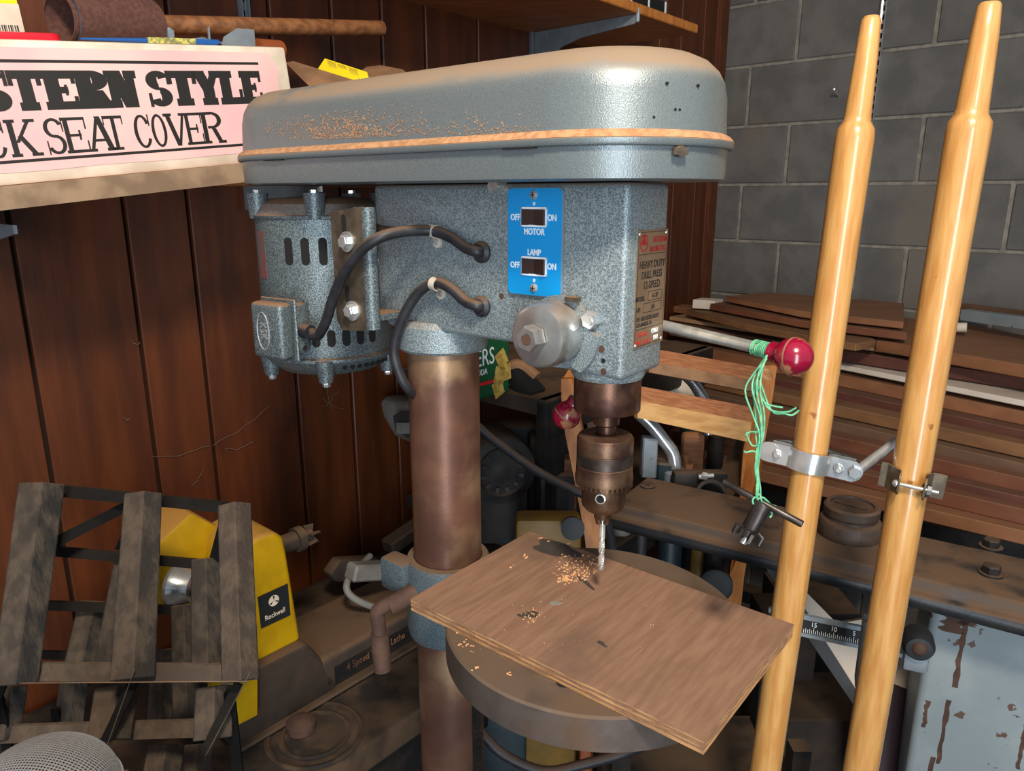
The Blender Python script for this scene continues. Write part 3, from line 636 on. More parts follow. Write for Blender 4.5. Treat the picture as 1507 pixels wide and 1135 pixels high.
for k in range(5):
    ph = rnd.random()*6; g.tube([D(1128+9*math.cos(ph+i*1.1)*rnd.uniform(.5,1), 551+8*math.sin(ph+i*1.3), .615) for i in range(7)],.0004,5,4)
tag(g.build('thread_tangle', M['kraft']), 'small brown tangle of thread caught in the green wire', 'thread')

# ---------------------------------------------------------------- two poles
def pole(x1,y1,d1, x2,y2, r, tip, label):
    a = D(x1,y1,d1); 
    r2 = ray(x2,y2); t = a.y/r2.y; b = O + r2*t; dz = (a-b); f = (b.z)/(a-b).z; b = b - (a-b)*f   # down to the floor in the plane y = a.y
    rt = empty('wooden_pole', b, 0, label, 'pole'); L = (a-b).length; ax = (a-b).normalized()
    T = tip  # list of (r, distance below top)
    MB().lathe(b, ax, [(0,0),(r*.95,0),(r,.02),(r,L-T[-1][1]-.1)]+[(q, L-h_) for q, h_ in reversed(T)],48).build('shaft', M['pole'], rt)
    return rt, b, ax, L
pA, bA, aA, LA = pole(1283,24,.765, 1126,1135, .0198, [(0,0),(.0075,0),(.0098,.004),(.0112,.03),(.0135,.098),(.0142,.104),(.0168,.108),(.0190,.112),(.0200,.122)], 'varnished golden wooden pole, left of the pair, with a bolted bright strap clamp')
pB, bB, aB, LB = pole(1457,4,.725, 1266,1135, .0205, [(0,0),(.0090,0),(.0108,.003),(.0128,.03),(.0152,.098),(.0158,.104),(.0182,.108),(.0205,.112),(.0210,.122)], 'varnished golden wooden pole, right of the pair, with a dull hinge clip and bolt')
def onpole(b, ax, px, py):   # nearest point on pole axis to pixel ray
    r = ray(px,py).normalized(); w0 = O-b; bb = r.dot(ax); dd = r.dot(w0); ee = ax.dot(w0); s_ = (ee - bb*dd)/(1-bb*bb); return b+ax*s_
# clamp A
c_ = onpole(bA,aA,1204,676); vd = (O-c_); vd.z=0; vd.normalize(); rt_ = Vector((-vd.y,vd.x,0)); 
cr_ = empty('strap_clamp', c_-up*.02, 0, 'bright galvanised strap clamp bolted round the left wooden pole, rod behind', 'clamp')
sl = (D(1265,686,c_.y/cp)-D(1143,667,c_.y/cp)).normalized()
tl = Vector((sl.x, sl.y*0, sl.z)).normalized(); rt_ = (rt_ + up*(-.12)).normalized() if rt_.x>0 else (-rt_+up*-.12).normalized()
nrm = vd; R_ = .0212
g = MB(); out = []; inn = []; w_ = .0125
for i in range(-7,8):
    t = i/7*1.0; out.append((R_*1.06*math.sin(t)*1.25, R_*math.cos(t)+.002)); inn.append((R_*math.sin(t)*1.25, R_*math.cos(t)))
y_e = R_*math.cos(1.0)
pa = [(-.046,y_e)]+[(x,y) for x,y in out if True]+[(.046,y_e)]; 
flat0, flat1 = R_*1.06*math.sin(1)*1.25, .047
prof = [(-flat1-.0,y_e+.002)] + out + [(flat1+.004,y_e+.002),(flat1+.004,y_e)] + inn[::-1] + [(-flat1,y_e)]
ad = aA - rt_*aA.dot(rt_); ad.normalize()
g.prism([c_ + rt_*x + nrm*y - ad*w_ for x,y in prof], ad*w_*2)
g.build('strap', M['zinc'], cr_)
for sg in (-1,1):
    e0 = c_ + rt_*(flat1 if sg>0 else -flat1)*1 + nrm*(y_e)
    g = MB(); g.cyl(e0, e0+nrm*.0021, w_, 28); g.build('strap_end', M['zinc'], cr_)
for x_, hx_ in ((-.037,.0052),(.033,.0058)):
    e0 = c_ + rt_*x_ + nrm*(y_e+.002); MB().hexnut(e0,nrm,hx_,.004).build('nut', M['zinc'], cr_); MB().cyl(e0,e0+nrm*.0075,.0028,12).build('bolt_end', M['steel'], cr_)
e0 = c_ + rt_*.051 + nrm*(y_e+.002); MB().hexnut(e0,nrm,.0078,.005).build('bolt_head', M['zinc'], cr_)
MB().prism([c_+rt_*x+nrm*y-ad*w_ for x,y in [(-.044,y_e-.012),(-.02,y_e-.012)]+[(R_*math.sin(t), -R_*math.cos(t)) for t in (-.9,-.5,0,.5,.9)]+[(.02,y_e-.012),(.05,y_e-.012),(.05,y_e-.010),(.024,y_e-.010)]+[((R_+.002)*math.sin(t), -(R_+.002)*math.cos(t)) for t in (.9,.5,0,-.5,-.9)]+[(-.024,y_e-.010),(-.044,y_e-.010)]],ad*w_*2).build('back_strap', M['zinc'], cr_)
MB().cyl(c_+rt_*.053+nrm*(y_e-.004), D(1320,650,.885), .0058, 20).build('brace_rod', M['zinc'], cr_)
# clamp B
c_ = onpole(bB,aB,1334,703); vd = (O-c_); vd.z=0; vd.normalize(); rt_ = Vector((vd.y,-vd.x,0)); rt_ = rt_ if rt_.x>0 else -rt_
rt_ = (rt_ - up*.06).normalized(); ad = (aB - rt_*aB.dot(rt_)).normalized()
cr_ = empty('hinge_clip', c_-up*.02, 0, 'dull grey two-eared clip with a bolt across the right wooden pole', 'clamp')
for sg, w0, w1 in ((-1,-.031,-.010),(1,.016,.036)):
    pts = []
    for x in ((w0,w0+.007,w0+.014,w1) if sg<0 else (w0,w0+.007,w0+.014,w1)):
        d_ = math.sqrt(max(0,.0215**2-x*x)) if abs(x)<.0215 else .0; pts.append((x, max(d_,.004)+.001))
    pr_ = pts + [(x,y+.0022) for x,y in reversed(pts)]
    MB().prism([c_+rt_*x+vd*y-ad*.0145 for x,y in pr_], ad*.029).build('clip_ear', M['bracket'], cr_)
    xe = w1 if sg<0 else w0; ye = .02
    MB().rrect(c_+rt_*(xe-.001)+vd*ye-ad*.0125, vd, ad, .014,.025,.006, rt_*.002).build('clip_lug', M['bracket'], cr_)
MB().cyl(c_+rt_*-.016+vd*.028, c_+rt_*.030+vd*.028,.0024,12).build('bolt', M['steel'], cr_)
MB().sphere(c_+rt_*-.0125+vd*.028,.0045,14).build('bolt_head', M['zinc'], cr_)
MB().hexnut(c_+rt_*.0185+vd*.028,rt_,.0055,.0045).build('nut', M['zinc'], cr_)

# ---------------------------------------------------------------- box on the lower shelf
e0 = WL(0,275,.28); e1 = WL(360,241,.28); bx = (e1-e0).normalized(); bu = (up - bx*up.dot(bx)).normalized()
BL = e0 - bx*.16; Lb = (WL(418,84,.28)-BL).dot(bx)+.004; Hb = .1475
box = empty('seat_cover_box', BL, 0, 'long pink and white printed card box reading STERN STYLE, on the lower shelf', 'box')
card = MB().obox(BL - wn*.12, bx*Lb, wn*.12, bu*Hb).bevel(.004,2).build('carton', M['card'], box)
pf = []
def bp_(x,z,o_=.0005): return e0 + bx*x + bu*z + wn*o_
def fx(px,py):
    p = WL(px,py,.28)-e0; return p.dot(bx), p.dot(bu)
xr = fx(405,90)[0]
zb = .0135; zt_ = Hb-.008
rnd = random.Random(2); pts = [(-.15,zb),(-.02,zb+.001)]
pts += [(x*.01, zb+.0006*math.sin(x*1.7)) for x in range(0,29,3)] + [(xr-.004,zb-.002)]
pts += [(xr+.0015*math.sin(i*2.1), zb+.012+i*.0135) for i in range(8)] + [(xr-.01,zt_),(-.15,zt_)]
MB().prism([bp_(x,z,.0001) for x,z in pts], wn*.0006).build('pink_print', M['pink'], box, smooth=False)
pr = MB(); zA, zB = fx(0,89.6)[1], fx(0,239.6)[1]
pr.obox(bp_(-.15,zA-.0016,.0006), bx*(.15+fx(380,96)[0]), wn*.0003, bu*.0032); pr.obox(bp_(-.15,zB-.0016,.0006), bx*(.15+fx(372,210)[0]+.01), wn*.0003, bu*.0032)
pr.build('printed_line', M['blackink'], box, smooth=False)
# slab-serif glyphs: strokes on a unit cell (x 0-1, y 0-1); wv = vertical stroke width, wh = horizontal
def glyph(ch, fat):
    V, Hh, S_ = (.42,.17,.21) if fat else (.19,.075,.085); R_ = []; 
    def rect(x0,y0,x1,y1): R_.append([(x0,y0),(x1,y0),(x1,y1),(x0,y1)])
    def dia(x0,y0,x1,y1,w): R_.append([(x0-w/2,y0),(x0+w/2,y0),(x1+w/2,y1),(x1-w/2,y1)])
    def serif(x0,x1,y): rect(x0,y-(S_ if y>.5 else 0),x1,y+(0 if y>.5 else S_))
    def arc(cx,cy,rx,ry,t0,t1,w,wh,n=14):
        o_ = []; i_ = []
        for k in range(n+1):
            t = t0+(t1-t0)*k/n; o_.append((cx+rx*math.cos(t),cy+ry*math.sin(t))); i_.append((cx+(rx-w)*math.cos(t),cy+(ry-wh)*math.sin(t)))
        for k in range(n): R_.append([o_[k],o_[k+1],i_[k+1],i_[k]])
    if ch == 'T': rect(.5-V/2,0,.5+V/2,1); serif(0,1,1); rect(0,.62 if fat else .74,.15 if fat else .06,1); rect(.85 if fat else .94,.62 if fat else .74,1,1); serif(.2,.8,0)
    elif ch == 'E': rect(.08,0,.08+V,1); serif(0,.96,1); serif(0,.96,0); rect(.08+V,.5-Hh/2,.72,.5+Hh/2); rect(.62,.36,.70,.64); rect(.84 if fat else .9,.66,.96,1); rect(.84 if fat else .9,0,.96,.34)
    elif ch == 'R': rect(.08,0,.08+V,1); serif(0,.5,1); serif(0,.08+V+.1,0); arc(.5,.74,.44,.26,-PI/2,PI/2,V,Hh); rect(.3,.48,.5,.48+Hh); dia(.55,.48,.80,0,V); serif(.66,1.02,0)
    elif ch == 'N': rect(.08,0,.08+V*.7,1); rect(.92-V*.7,0,.92,1); dia(.1+V/2,1,.9-V/2,0,V); serif(0,.42,1); serif(0,.42 if not fat else .40,0); serif(.6,1,1)
    elif ch == 'Y': rect(.5-V/2,0,.5+V/2,.5); dia(.5,.42,.2,1,V); dia(.5,.42,.82,1,V*.7); serif(0,.44,1); serif(.6,1,1); serif(.22,.78,0)
    elif ch == 'L': rect(.08,0,.08+V,1); serif(0,.08+V+.1,1); serif(0,.96,0); rect(.82 if fat else .9,0,.96,.45)
    elif ch == 'S': arc(.5,.73,.45,.27,.35,PI*1.5,V,Hh); arc(.5,.27,.45,.27,-PI+.35,PI/2,V,Hh); rect(.82 if fat else .88,.62,.94,1); rect(.06,0,.18 if fat else .12,.38)
    elif ch == 'K': rect(.08,0,.08+V,1); serif(0,.35,1); serif(0,.35,0); dia(.2+V/2,.38,.82,1,V*.7); dia(.42,.55,.84,0,V); serif(.62,1,1); serif(.66,1.04,0)
    elif ch == 'A': dia(.14,0,.5,1,V*.6); dia(.82,0,.5,1,V); rect(.25,.28,.75,.28+Hh); serif(0,.3,0); serif(.64,1.02,0)
    elif ch == 'C': arc(.52,.5,.46,.5,.5,2*PI-.5,V,Hh,22); rect(.88,.66,.95,1)
    elif ch == 'O': arc(.5,.5,.47,.5,0,2*PI,V,Hh,26)
    elif ch == 'V': dia(.16,1,.5,0,V); dia(.86,1,.52,0,V*.6); serif(0,.36,1); serif(.66,1.02,1)
    return R_
def line(word_px, y0a, y0b, fat, hz):   # word_px: list of (char, x0px, x1px) at image; placed on box face through two heights
    for ch, xa, xb in word_px:
        X0 = fx(xa, y0a)[0]; X1 = fx(xb, y0a)[0]; g = MB()
        for k, q in enumerate(glyph(ch, fat)): g.prism([bp_(X0+(X1-X0)*x, hz[0]+(hz[1]-hz[0])*y, .0007+.00002*k) for x,y in q], wn*.0002)
        g.build('printed_letter', M['blackink'], box, smooth=False)
fz = (fx(200,158)[1], fx(200,104)[1])
line([('S',-36,15),('T',13,62),('E',62,114),('R',108,163),('N',156,203),('S',214,253),('T',248,290),('Y',286,326),('L',322,357),('E',354,386)], 130, 0, True, fz)
lz = (fx(200,219)[1], fx(200,169)[1])
line([('C',-28,6),('K',8,54),('S',63,95),('E',92,129),('A',124,168),('T',154,183),('C',196,223),('O',223,246),('V',244,278),('E',273,300),('R',297,330)], 195, 0, False, lz)
# lower shelf board
s0 = WL(0,310,.295); s1 = WL(360,268,.295); sx_ = (s1-s0).normalized(); su = (up - sx_*up.dot(sx_)).normalized(); th = .024
sh = empty('lower_wall_shelf', s0 - sx_*.25, 0, 'dusty plywood wall shelf sloping a little, carrying the pink card box', 'shelf')
MB().obox(s0 - sx_*.25 - wn*.293, sx_*(.25+(s1-s0).length+.03), wn*.293, su*th).build('board', M['shelfwood'], sh, smooth=False)
MB().obox(s0 - sx_*.25, sx_*(.25+(s1-s0).length+.03), wn*.003, su*th).build('edge_strip', M['shelfedge'], sh, smooth=False)
for t in (2.25,1.83):
    z_ = s0.z + (W(t,.1,0)-s0).dot(sx_)*sx_.z/(1-sx_.z**2)**.5 - .001
    MB().prism([W(t,.012,z_),W(t,.24,z_+.0),W(t,.24,z_-.01),W(t,.012,z_-.04)],wu*.004).build('shelf_bracket', M['metalgrey'], sh)
# things on the box: top plane of the box
def TB(px,py,dd):  # pixel on vertical plane at wall distance dd
    return WL(px,py,dd)
topz = lambda p: (BL.z + Hb + 0) + (p - BL).dot(Vector((bx.x,bx.y,0)).normalized()) * bx.z/math.sqrt(1-bx.z**2)
def rest(px, dd, h=0):
    p = WL(px, 70, dd); p.z = topz(p) + h; return p
# sanding sleeve
q0 = rest(98,.215,.0335); q1 = rest(224,.185,.0335); q1 = q0.lerp(q1,1.0); sdv = (q1-q0).normalized()
sn = empty('sanding_sleeve', q0-up*.0335, 0, 'rolled brown sanding cloth lying on top of the card box', 'sandpaper roll')
MB().lathe(q0, sdv, [(.0315,.001),(.033,0),(.033,(q1-q0).length),(.0315,(q1-q0).length-.001)],56).build('grit_sleeve', M['sand'], sn)
MB().lathe(q0, sdv, [(.0314,.001),(.0306,.0),(.0306,(q1-q0).length),(.0314,(q1-q0).length-.002)],56).build('cloth_lining', M['inside'], sn)
MB().lathe(q0, sdv, [(.026,-.004),(.0275,-.004),(.0275,(q1-q0).length*.8),(.026,(q1-q0).length*.8)],48).build('inner_turn', M['sand'], sn)
# red plastic bar
a = rest(-60,.255,.001); b = rest(95,.255,.001); d_ = (b-a).normalized()
MB
g = MB(); g.rrect(a, d_, wn*-1, (b-a).length, .035,.012, up*.011); g.bevel(.003,2); tag(g.build('plastic_tray', M['red']), 'bright red plastic piece on the card box at the left edge', 'plastic tray')
# white packet
a = rest(-20,.20,.002); pk = empty('paper_packet', a, 0, 'white and yellow packet standing left of the sanding cloth roll', 'packet')
b = rest(42,.20,.002); d_ = (b-a).normalized(); lean = up*.075 - d_*.006
MB().obox(a-wn*.01, (b-a), wn*.01, lean*.62).build('white_front', M['card'], pk, smooth=False)
MB().obox(a-wn*.01+lean*.62, (b-a)*.98, wn*.01, lean*.35).build('yellow_top', M['ylabel'], pk, smooth=False)
g = MB()
for k in range(9): g.obox(a+d_*((b-a).length*.42+k*.0022)+lean*.06, d_*(.0007+.0005*(k%3)), wn*.0003, lean*.26)
g.build('bar_lines', M['grey'], pk, smooth=False)
# blue brush / pen
a = rest(120,.262,.0055); b = rest(322,.262,.0055); d_ = (b-a); L_ = d_.length; d_.normalize()
br = empty('marking_knife', a, 0, 'flat blue tool with a pale yellow label on the front of the box top', 'tool')
MB().tube([a,a+d_*L_*.45],(.0012,.0032),10,0).build('thin_end', M['bluep'], br)
MB().obox(a+d_*L_*.45-wn*.006-up*.003, d_*L_*.35, wn*.012, up*.0065).build('label_band', M['tape'], br)
MB().prism([a+d_*L_*s_-wn*.006+up*z_ for s_,z_ in ((.80,-.003),(.97,-.003),(1.0,0),(.98,.0032),(.80,.0035))], wn*.012).build('blunt_end', M['bluep'], br)
# long dowel resting behind on the box
a = WL(190,36,.13); b = WL(562,42,.13); a = WL(150,35,.13)
g = MB(); g.cyl(a,b,.0128,28,bev=.0015); tag(g.build('wooden_dowel', M['oldwood']), 'long old brown wooden dowel lying behind the sanding cloth, end cobwebbed', 'dowel')
g = MB(); g.obox(rest(150,.135,0), rest(330,.135,0)-rest(150,.135,0), wn*-.03, up*.012); tag(g.build('wood_strip', M['orwood']), 'thin orange wood strip under the long dowel on the box', 'wood strip')
a = rest(322,.20,0); g = MB(); g.prism([a, rest(375,.20,0), rest(375,.20,.033), rest(350,.20,.034), rest(330,.20,.022)], wn*.002); tag(g.build('steel_scraper', M['metalgrey']), 'upright grey steel plate standing on the box near its right end', 'scraper')
g = MB(); a = rest(378,.16,.014); b = rest(412,.15,.014); g.cyl(a,b,.0135,24); tag(g.build('brown_roll', M['orange']), 'short terracotta brown roll at the right end of the card box', 'roll')
g = MB(); a = rest(252,.215,0); g.cyl(a, a+up*.028,.0035,10); g.obox(a+up*.004-wu*.004,wu*.008,wn*.004,up*.022); tag(g.build('steel_peg', M['metalgrey']), 'small upright grey metal peg beside the sanding cloth', 'peg')
g = MB(); a = rest(275,.2,.016); b = rest(345,.2,.012); g.tube([a,a.lerp(b,.3)+up*.004,a.lerp(b,.6)+up*.002,b],.0012,8,4)
for i in range(2): g.tube([a.lerp(b,.35)+(b-a)*.12*math.cos(t*.5)+up*.006*math.sin(t*.5) for t in range(14)],.001,6,0)
g.obox(a.lerp(b,.45)-up*.01,(b-a)*.03,wn*.003,up*.03); tag(g.build('wing_nut_wire', M['metalgrey']), 'bent wire fitting with wing nut lying on the box', 'fitting')
# open cardboard box behind the press with torn flap and yellow sheet
cb = empty('open_cardboard_box', W(1.72,.2,1.5), 0, 'open brown cardboard box with a torn flap, behind the belt cover', 'box')
cz = 1.545
MB().obox(W(1.84,.05,cz),-wu*.42,wn*.004,up*.085).build('back_side', M['kraft'], cb, smooth=False)
MB().obox(W(1.84,.21,cz),-wu*.42,wn*.004,up*.075).build('front_side', M['kraft'], cb, smooth=False)
MB().obox(W(1.84,.05,cz),wn*.16,wu*.004,up*.075).build('left_side', M['kraft'], cb, smooth=False)
MB().obox(W(1.42,.05,cz),wn*.16,wu*.004,up*.085).build('right_side', M['kraft'], cb, smooth=False)
MB().obox(W(1.84,.05,cz-.004),-wu*.42,wn*.16,up*.004).build('bottom', M['kraft'], cb, smooth=False)
fp = [D(420,92,1.12),D(432,90,1.13),D(520,118,1.1),D(560,130,1.08),D(545,145,1.05),D(470,140,1.06),D(452,124,1.08)]
g = MB(); g.prism(fp, Vector((0,.003,.0))).build('torn_flap', M['kraft'], cb, smooth=False)
g = MB(); g.prism([D(520,112,1.2),D(540,98,1.24),D(560,96,1.24),D(592,102,1.2),D(615,120,1.16),D(560,130,1.16)], Vector((.0,.003,0))).build('curled_flap', M['kraft'], cb, smooth=False)
MB().obox(W(1.9,.0,cz-.03),-wu*.62,wn*.24,up*.024).build('board', M['shelfwood'], tag(empty('back_shelf', W(1.7,0,cz-.03), 0, 'plywood shelf board hidden behind the belt cover', 'shelf')), smooth=False)
yl = [D(478,86,1.14),D(540,106,1.12),D(545,122,1.11),D(500,124,1.11),D(466,104,1.13)]
ye = empty('yellow_leaflet', D(500,120,1.12), 0, 'bright yellow printed leaflet sticking out of the open cardboard box', 'leaflet')
MB().prism(yl, Vector((.0,.0012,.0))).build('sheet', M['ylabel'], ye, smooth=False)
g = MB(); ud = (yl[1]-yl[0]).normalized(); vd_ = (yl[4]-yl[0]).normalized(); nn = ud.cross(vd_).normalized(); nn = nn if nn.dot(O-yl[0])>0 else -nn
for r in range(8):
    for c_ in range(3):
        s_ = .006 + c_*.020; 
        if r in (3,4) and c_ == 1: continue
        g.obox(yl[0]+ud*(s_+.002*r)+vd_*(.003+r*.0022)+nn*.0006, ud*.016, vd_*.0006, nn*.0002)
g.build('small_print', M['grey'], ye, smooth=False)
# ---------------------------------------------------------------- upper shelf, brackets, organiser
uz = 1.882
us = empty('upper_wall_shelf', W(1.3,0,uz), 0, 'brown wooden wall shelf with orange front edge above the belt cover', 'shelf')
MB().obox(W(.764,.0,uz), wu*1.3, wn*.295, up*.018).build('board', M['shelfwood'], us, smooth=False)
MB().obox(W(.764,.295,uz-.0005), wu*1.3, wn*.008, up*.020).bevel(.002,1).build('front_lipping', M['orwood'], us)
def standard(t, z0, z1, label):
    s_ = empty('shelf_standard', W(t,.0,z0), 0, label, 'shelf standard')
    MB().obox(W(t-.008,0,z0),wu*.016,wn*.004,up*(z1-z0)).build('back_web', M['metalgrey'], s_, smooth=False)
    for d_ in (-.008,.005): MB().obox(W(t+d_,0,z0),wu*.003,wn*.012,up*(z1-z0)).build('side_rib', M['metalgrey'], s_, smooth=False)
    g = MB(); z = z0+.02
    while z < z1-.03: g.obox(W(t-.0025,.0,z),wu*.005,wn*.0044,up*.012); z += .025
    g.build('slot_row', M['black'], s_, smooth=False)
standard(1.033,1.55,2.6,'grey slotted metal shelf standard on the panelling behind the belt cover')
standard(1.80,1.52,2.6,'grey slotted metal shelf standard on the panelling behind the dowel')
br_ = empty('shelf_bracket', W(1.033,0,uz-.05), 0, 'blue-grey pressed steel bracket holding up the upper shelf', 'shelf bracket')
MB().prism([W(1.035,d_,z_) for d_,z_ in ((.012,uz-.001),(.302,uz-.001),(.302,uz-.016),(.29,uz-.02),(.15,uz-.030),(.09,uz-.044),(.055,uz-.075),(.04,uz-.11),(.012,uz-.115))], wu*-.003).build('web', M['metalgrey'], br_, smooth=False)
MB().obox(W(1.038,.296,uz-.018), wu*-.009, wn*.008, up*.03).bevel(.002,1).build('end_lip', M['metalgrey'], br_)
org = empty('parts_organiser', W(.95,.2,uz+.018), 0, 'dark small-parts organiser with pale dividers on the upper shelf', 'organiser')
MB().obox(W(.84,.12,uz+.018), wu*.55, wn*.14, up*.14).build('case', M['rust'], org, smooth=False)
for r in range(3):
    for c_ in range(7):
        t = .855+c_*.075; z_ = uz+.024+r*.045
        MB().obox(W(t,.255,z_), wu*.066, wn*.006, up*.036).build('drawer', M['black'], org, smooth=False)
        MB().obox(W(t-.006,.258,z_), wu*.005, wn*.004, up*.036).build('divider', M['white'], org, smooth=False)
# block wall standards and nail
def bstandard(t, z0, z1, label, o_=0):
    s_ = empty('wall_standard', B(t,0,z0), 0, label, 'shelf standard')
    MB().obox(B(t-.009,0.001,z0),wv*.018,wm*.004,up*(z1-z0)).build('back_web', M['zinc'], s_, smooth=False)
    for d_ in (-.009,.006): MB().obox(B(t+d_,0.001,z0),wv*.003,wm*.014,up*(z1-z0)).build('side_rib', M['zinc'], s_, smooth=False)
    g = MB(); z = z0+.01
    while z < z1-.03: g.obox(B(t-.003,.001,z),wv*.006,wm*.0045,up*.014); z += .025
    g.build('slot_row', M['black'], s_, smooth=False)
bstandard(.505,1.12,2.6,'bright slotted metal standard screwed to the grey block wall')
g = MB(); g.cyl(B(.40,0,1.80),B(.40,.05,1.815),.003,8); g.sphere(B(.40,.052,1.816),.0055,10); tag(g.build('wall_nail', M['steel']), 'small nail sticking out of the grey block wall', 'nail')
# ---------------------------------------------------------------- lumber pile in front of the block wall
def plank(y0, y1, h, m, label, xl=985, xr_=1600, dr_=1.75, dep=.16, name='lumber_board', gp=None):
    """y0,y1: front-face top edge height in the picture at x=1000 and x=1507"""
    s_ = (y1-y0)/507; yr = y0+(xr_-1000)*s_; yl_ = y0+(xl-1000)*s_
    b = D(xr_, yr, dr_*.84); rl = ray(xl, yl_); a = O + rl*((b.z-H)/rl.z)
    d_ = (b-a).normalized(); n_ = Vector((-d_.y,d_.x,0))
    g = MB(); g.obox(a-up*h, b-a, n_*dep, up*h); g.bevel(.002,1)
    o = g.build(name, M[m], None, origin=a-up*h); return tag(o, label, 'board', gp)
L_ = [ # y at x=1000, y at 1507, thickness, tone, depth at x=1600, label
 (452,520,.022,'lum0',2.02,.07,'brown board with a pale sawn end, just under the top boards of the lumber pile'),
 (468,543,.013,'lum2',1.94,.2,'thin pale tan strip near the top of the lumber pile'),
 (480,556,.030,'lum3',1.93,.2,'dark reddish board below the thin pale strip in the lumber pile'),
 (490,590,.014,'lum4',1.84,.2,'nearly white painted strip, brightest board in the lumber pile'),
 (505,606,.032,'lum0',1.86,.2,'brown board directly below the white strip in the lumber pile'),
 (527,634,.026,'lum3',1.83,.2,'dark maroon board below the brown one under the white strip'),
 (548,655,.030,'lum5',1.80,.2,'honey brown board halfway down the lumber pile'),
 (570,683,.026,'lum6',1.78,.2,'greyish brown board below the honey brown one in the pile'),
 (592,704,.032,'lum1',1.76,.2,'reddish brown board in the lower half of the pile, level with the clamps'),
 (618,732,.022,'lum3',1.74,.2,'maroon board just below clamp level in the lumber pile'),
 (636,750,.034,'lum1',1.72,.2,'wide red-brown board in the lower part of the lumber pile'),
 (665,782,.030,'lum0',1.70,.2,'lowest brown board of the lumber pile, just above the iron beam'),
]
for y0,y1,h_,m_,dr_,dp,lb_ in L_: plank(y0,y1,h_,m_,lb_,dr_=dr_,dep=dp)
def flat(pts, z, h, m, label):   # a loose board lying on the pile given by picture corners on a horizontal plane
    g = MB(); g.prism([Zp(x,y,z) - up*h for x,y in pts], up*h); g.bevel(.002,1); tag(g.build('lumber_board', M[m]), label, 'board')
zt1 = D(1250,452,2.25).z
flat([(1068,436),(1130,430),(1330,446),(1330,474),(1180,458)], zt1+.02, .018, 'lum0', 'wide brown board on the very top of the lumber pile against the block wall')
flat([(1045,447),(1090,441),(1335,468),(1335,490),(1180,472)], zt1-.004, .02, 'lum1', 'darker brown board second from the top at the back of the pile')
flat([(1010,455),(1060,449),(1240,478),(1290,500),(1260,506),(1110,480)], zt1-.03, .02, 'lum5', 'mid brown short board near the top left of the lumber pile')
g = MB(); a = D(1020,441,2.38); g.obox(a, D(1052,443,2.36)-a, wm*-.06, -up*.028); tag(g.build('wood_block', M['lum4']), 'small pale wood block at the left end of the lumber pile', 'wood block')
flat([(1290,463),(1430,478),(1640,520),(1640,560),(1290,500)], zt1-.035, .03, 'lum0', 'wide brown board on top of the pile right of the poles')
g = MB(); g.beam(D(1420,463,2.05),D(1700,500,1.6),.03,.03); tag(g.build('painted_pipe_rail', M['greyblue']), 'grey-blue painted strip along the block wall above the lumber', 'rail')
g = MB(); g.beam(D(1415,451,2.1),D(1700,487,1.64),.018,.018); tag(g.build('wood_batten', M['lum6']), 'pale brown batten against the block wall above the lumber', 'batten')
g = MB(); g.cyl(D(1400,482,1.98),D(1423,482,1.96),.013,16); tag(g.build('dowel_end', M['lum4']), 'pale round dowel end poking out beside the right pole', 'dowel')
# rack under the pile
rk = empty('lumber_rack', D(1300,900,2.0)*1, 0, 'dark steel rack under the lumber pile behind the iron beam', 'rack')
for (x,y,d_) in ((1040,760,2.25),(1600,860,1.72)):
    p = D(x,y,d_); MB().obox((p.x-.02,p.y,0),(.04,0,0),(0,.25,0),(0,0,p.z+.06)).build('post', M['dark'], rk)
a = D(985,700,2.3); b = D(1600,800,1.70); z_ = min(a.z,b.z)-.02
MB().beam((a.x,a.y+.06,.64),(b.x,b.y+.1,.64),.05,.04).build('rail', M['dark'], rk)
MB().beam((a.x,a.y+.05,.30),(b.x,b.y+.1,.30),.05,.04).build('rail', M['dark'], rk)

# ---------------------------------------------------------------- iron beam machine
BZ = .955
f0 = Zp(905,740,BZ); f1 = Zp(1640,918,BZ); k0 = Zp(905,691,BZ); bdv = (f1-f0).normalized(); bn = Vector((-bdv.y,bdv.x,0)); Lf = (f1-f0).length; wd_ = .150
bmn = empty('radial_saw', Zp(1440,1100,.5), 0, 'grey-blue chipped machine column carrying a long dusty iron beam on the right', 'machine')
pr_ = [(0,0),(wd_,0),(wd_,-.006),(wd_,-.05),(wd_-.008,-.05),(wd_-.008,-.012),(.004,-.012),(-.004,-.022),(-.014,-.026),(-.016,-.036),(-.016,-.042),(-.024,-.040),(-.026,-.030),(-.024,-.020),(-.014,-.018),(-.008,-.010),(-.004,-.002)]
MB().prism([f0 + bn*x + up*z for x,z in pr_], bdv*Lf).bevel(.0015,1).build('beam', M['rail'], bmn)
MB().obox(f0 + bn*.02 - up*.05, bdv*Lf, bn*.006, up*.04).build('beam_web', M['dark'], bmn)
for q in ((1458,806),(1458,845)):
    p = Zp(*q,BZ); MB().cyl(p,p+up*.003,.017,24).build('washer', M['rail'], bmn); MB().hexnut(p+up*.003,up,.0125,.012).build('bolt_head', M['dark'], bmn)
p = Zp(953,716,BZ); em = MB().lathe(p,up,[(0,0),(.015,0),(.015,.003),(.012,.004),(.012,.003),(0,.003)],32).build('badge', M['rail'], bmn)
text('raised_letters','USA',M['dark'],em,p+up*.0035,bdv,bn,.008,.0005,.8)
p = Zp(1249,786,BZ)
MB().lathe(p,up,[(0,0),(.048,0),(.050,.004),(.050,.022),(.046,.028),(.040,.030),(.040,.034),(.043,.038),(.043,.050),(.039,.054),(.034,.053),(.033,.050),(0,.050)],56).build('locking_cap', M['ironweight'], bmn)
cap_o = p+up*.0505
g = MB(); g.beam(cap_o-bdv*.026+bn*.004, cap_o+bdv*.022-bn*.004,.010,.004); g.build('cap_rib', M['ironweight'], bmn)
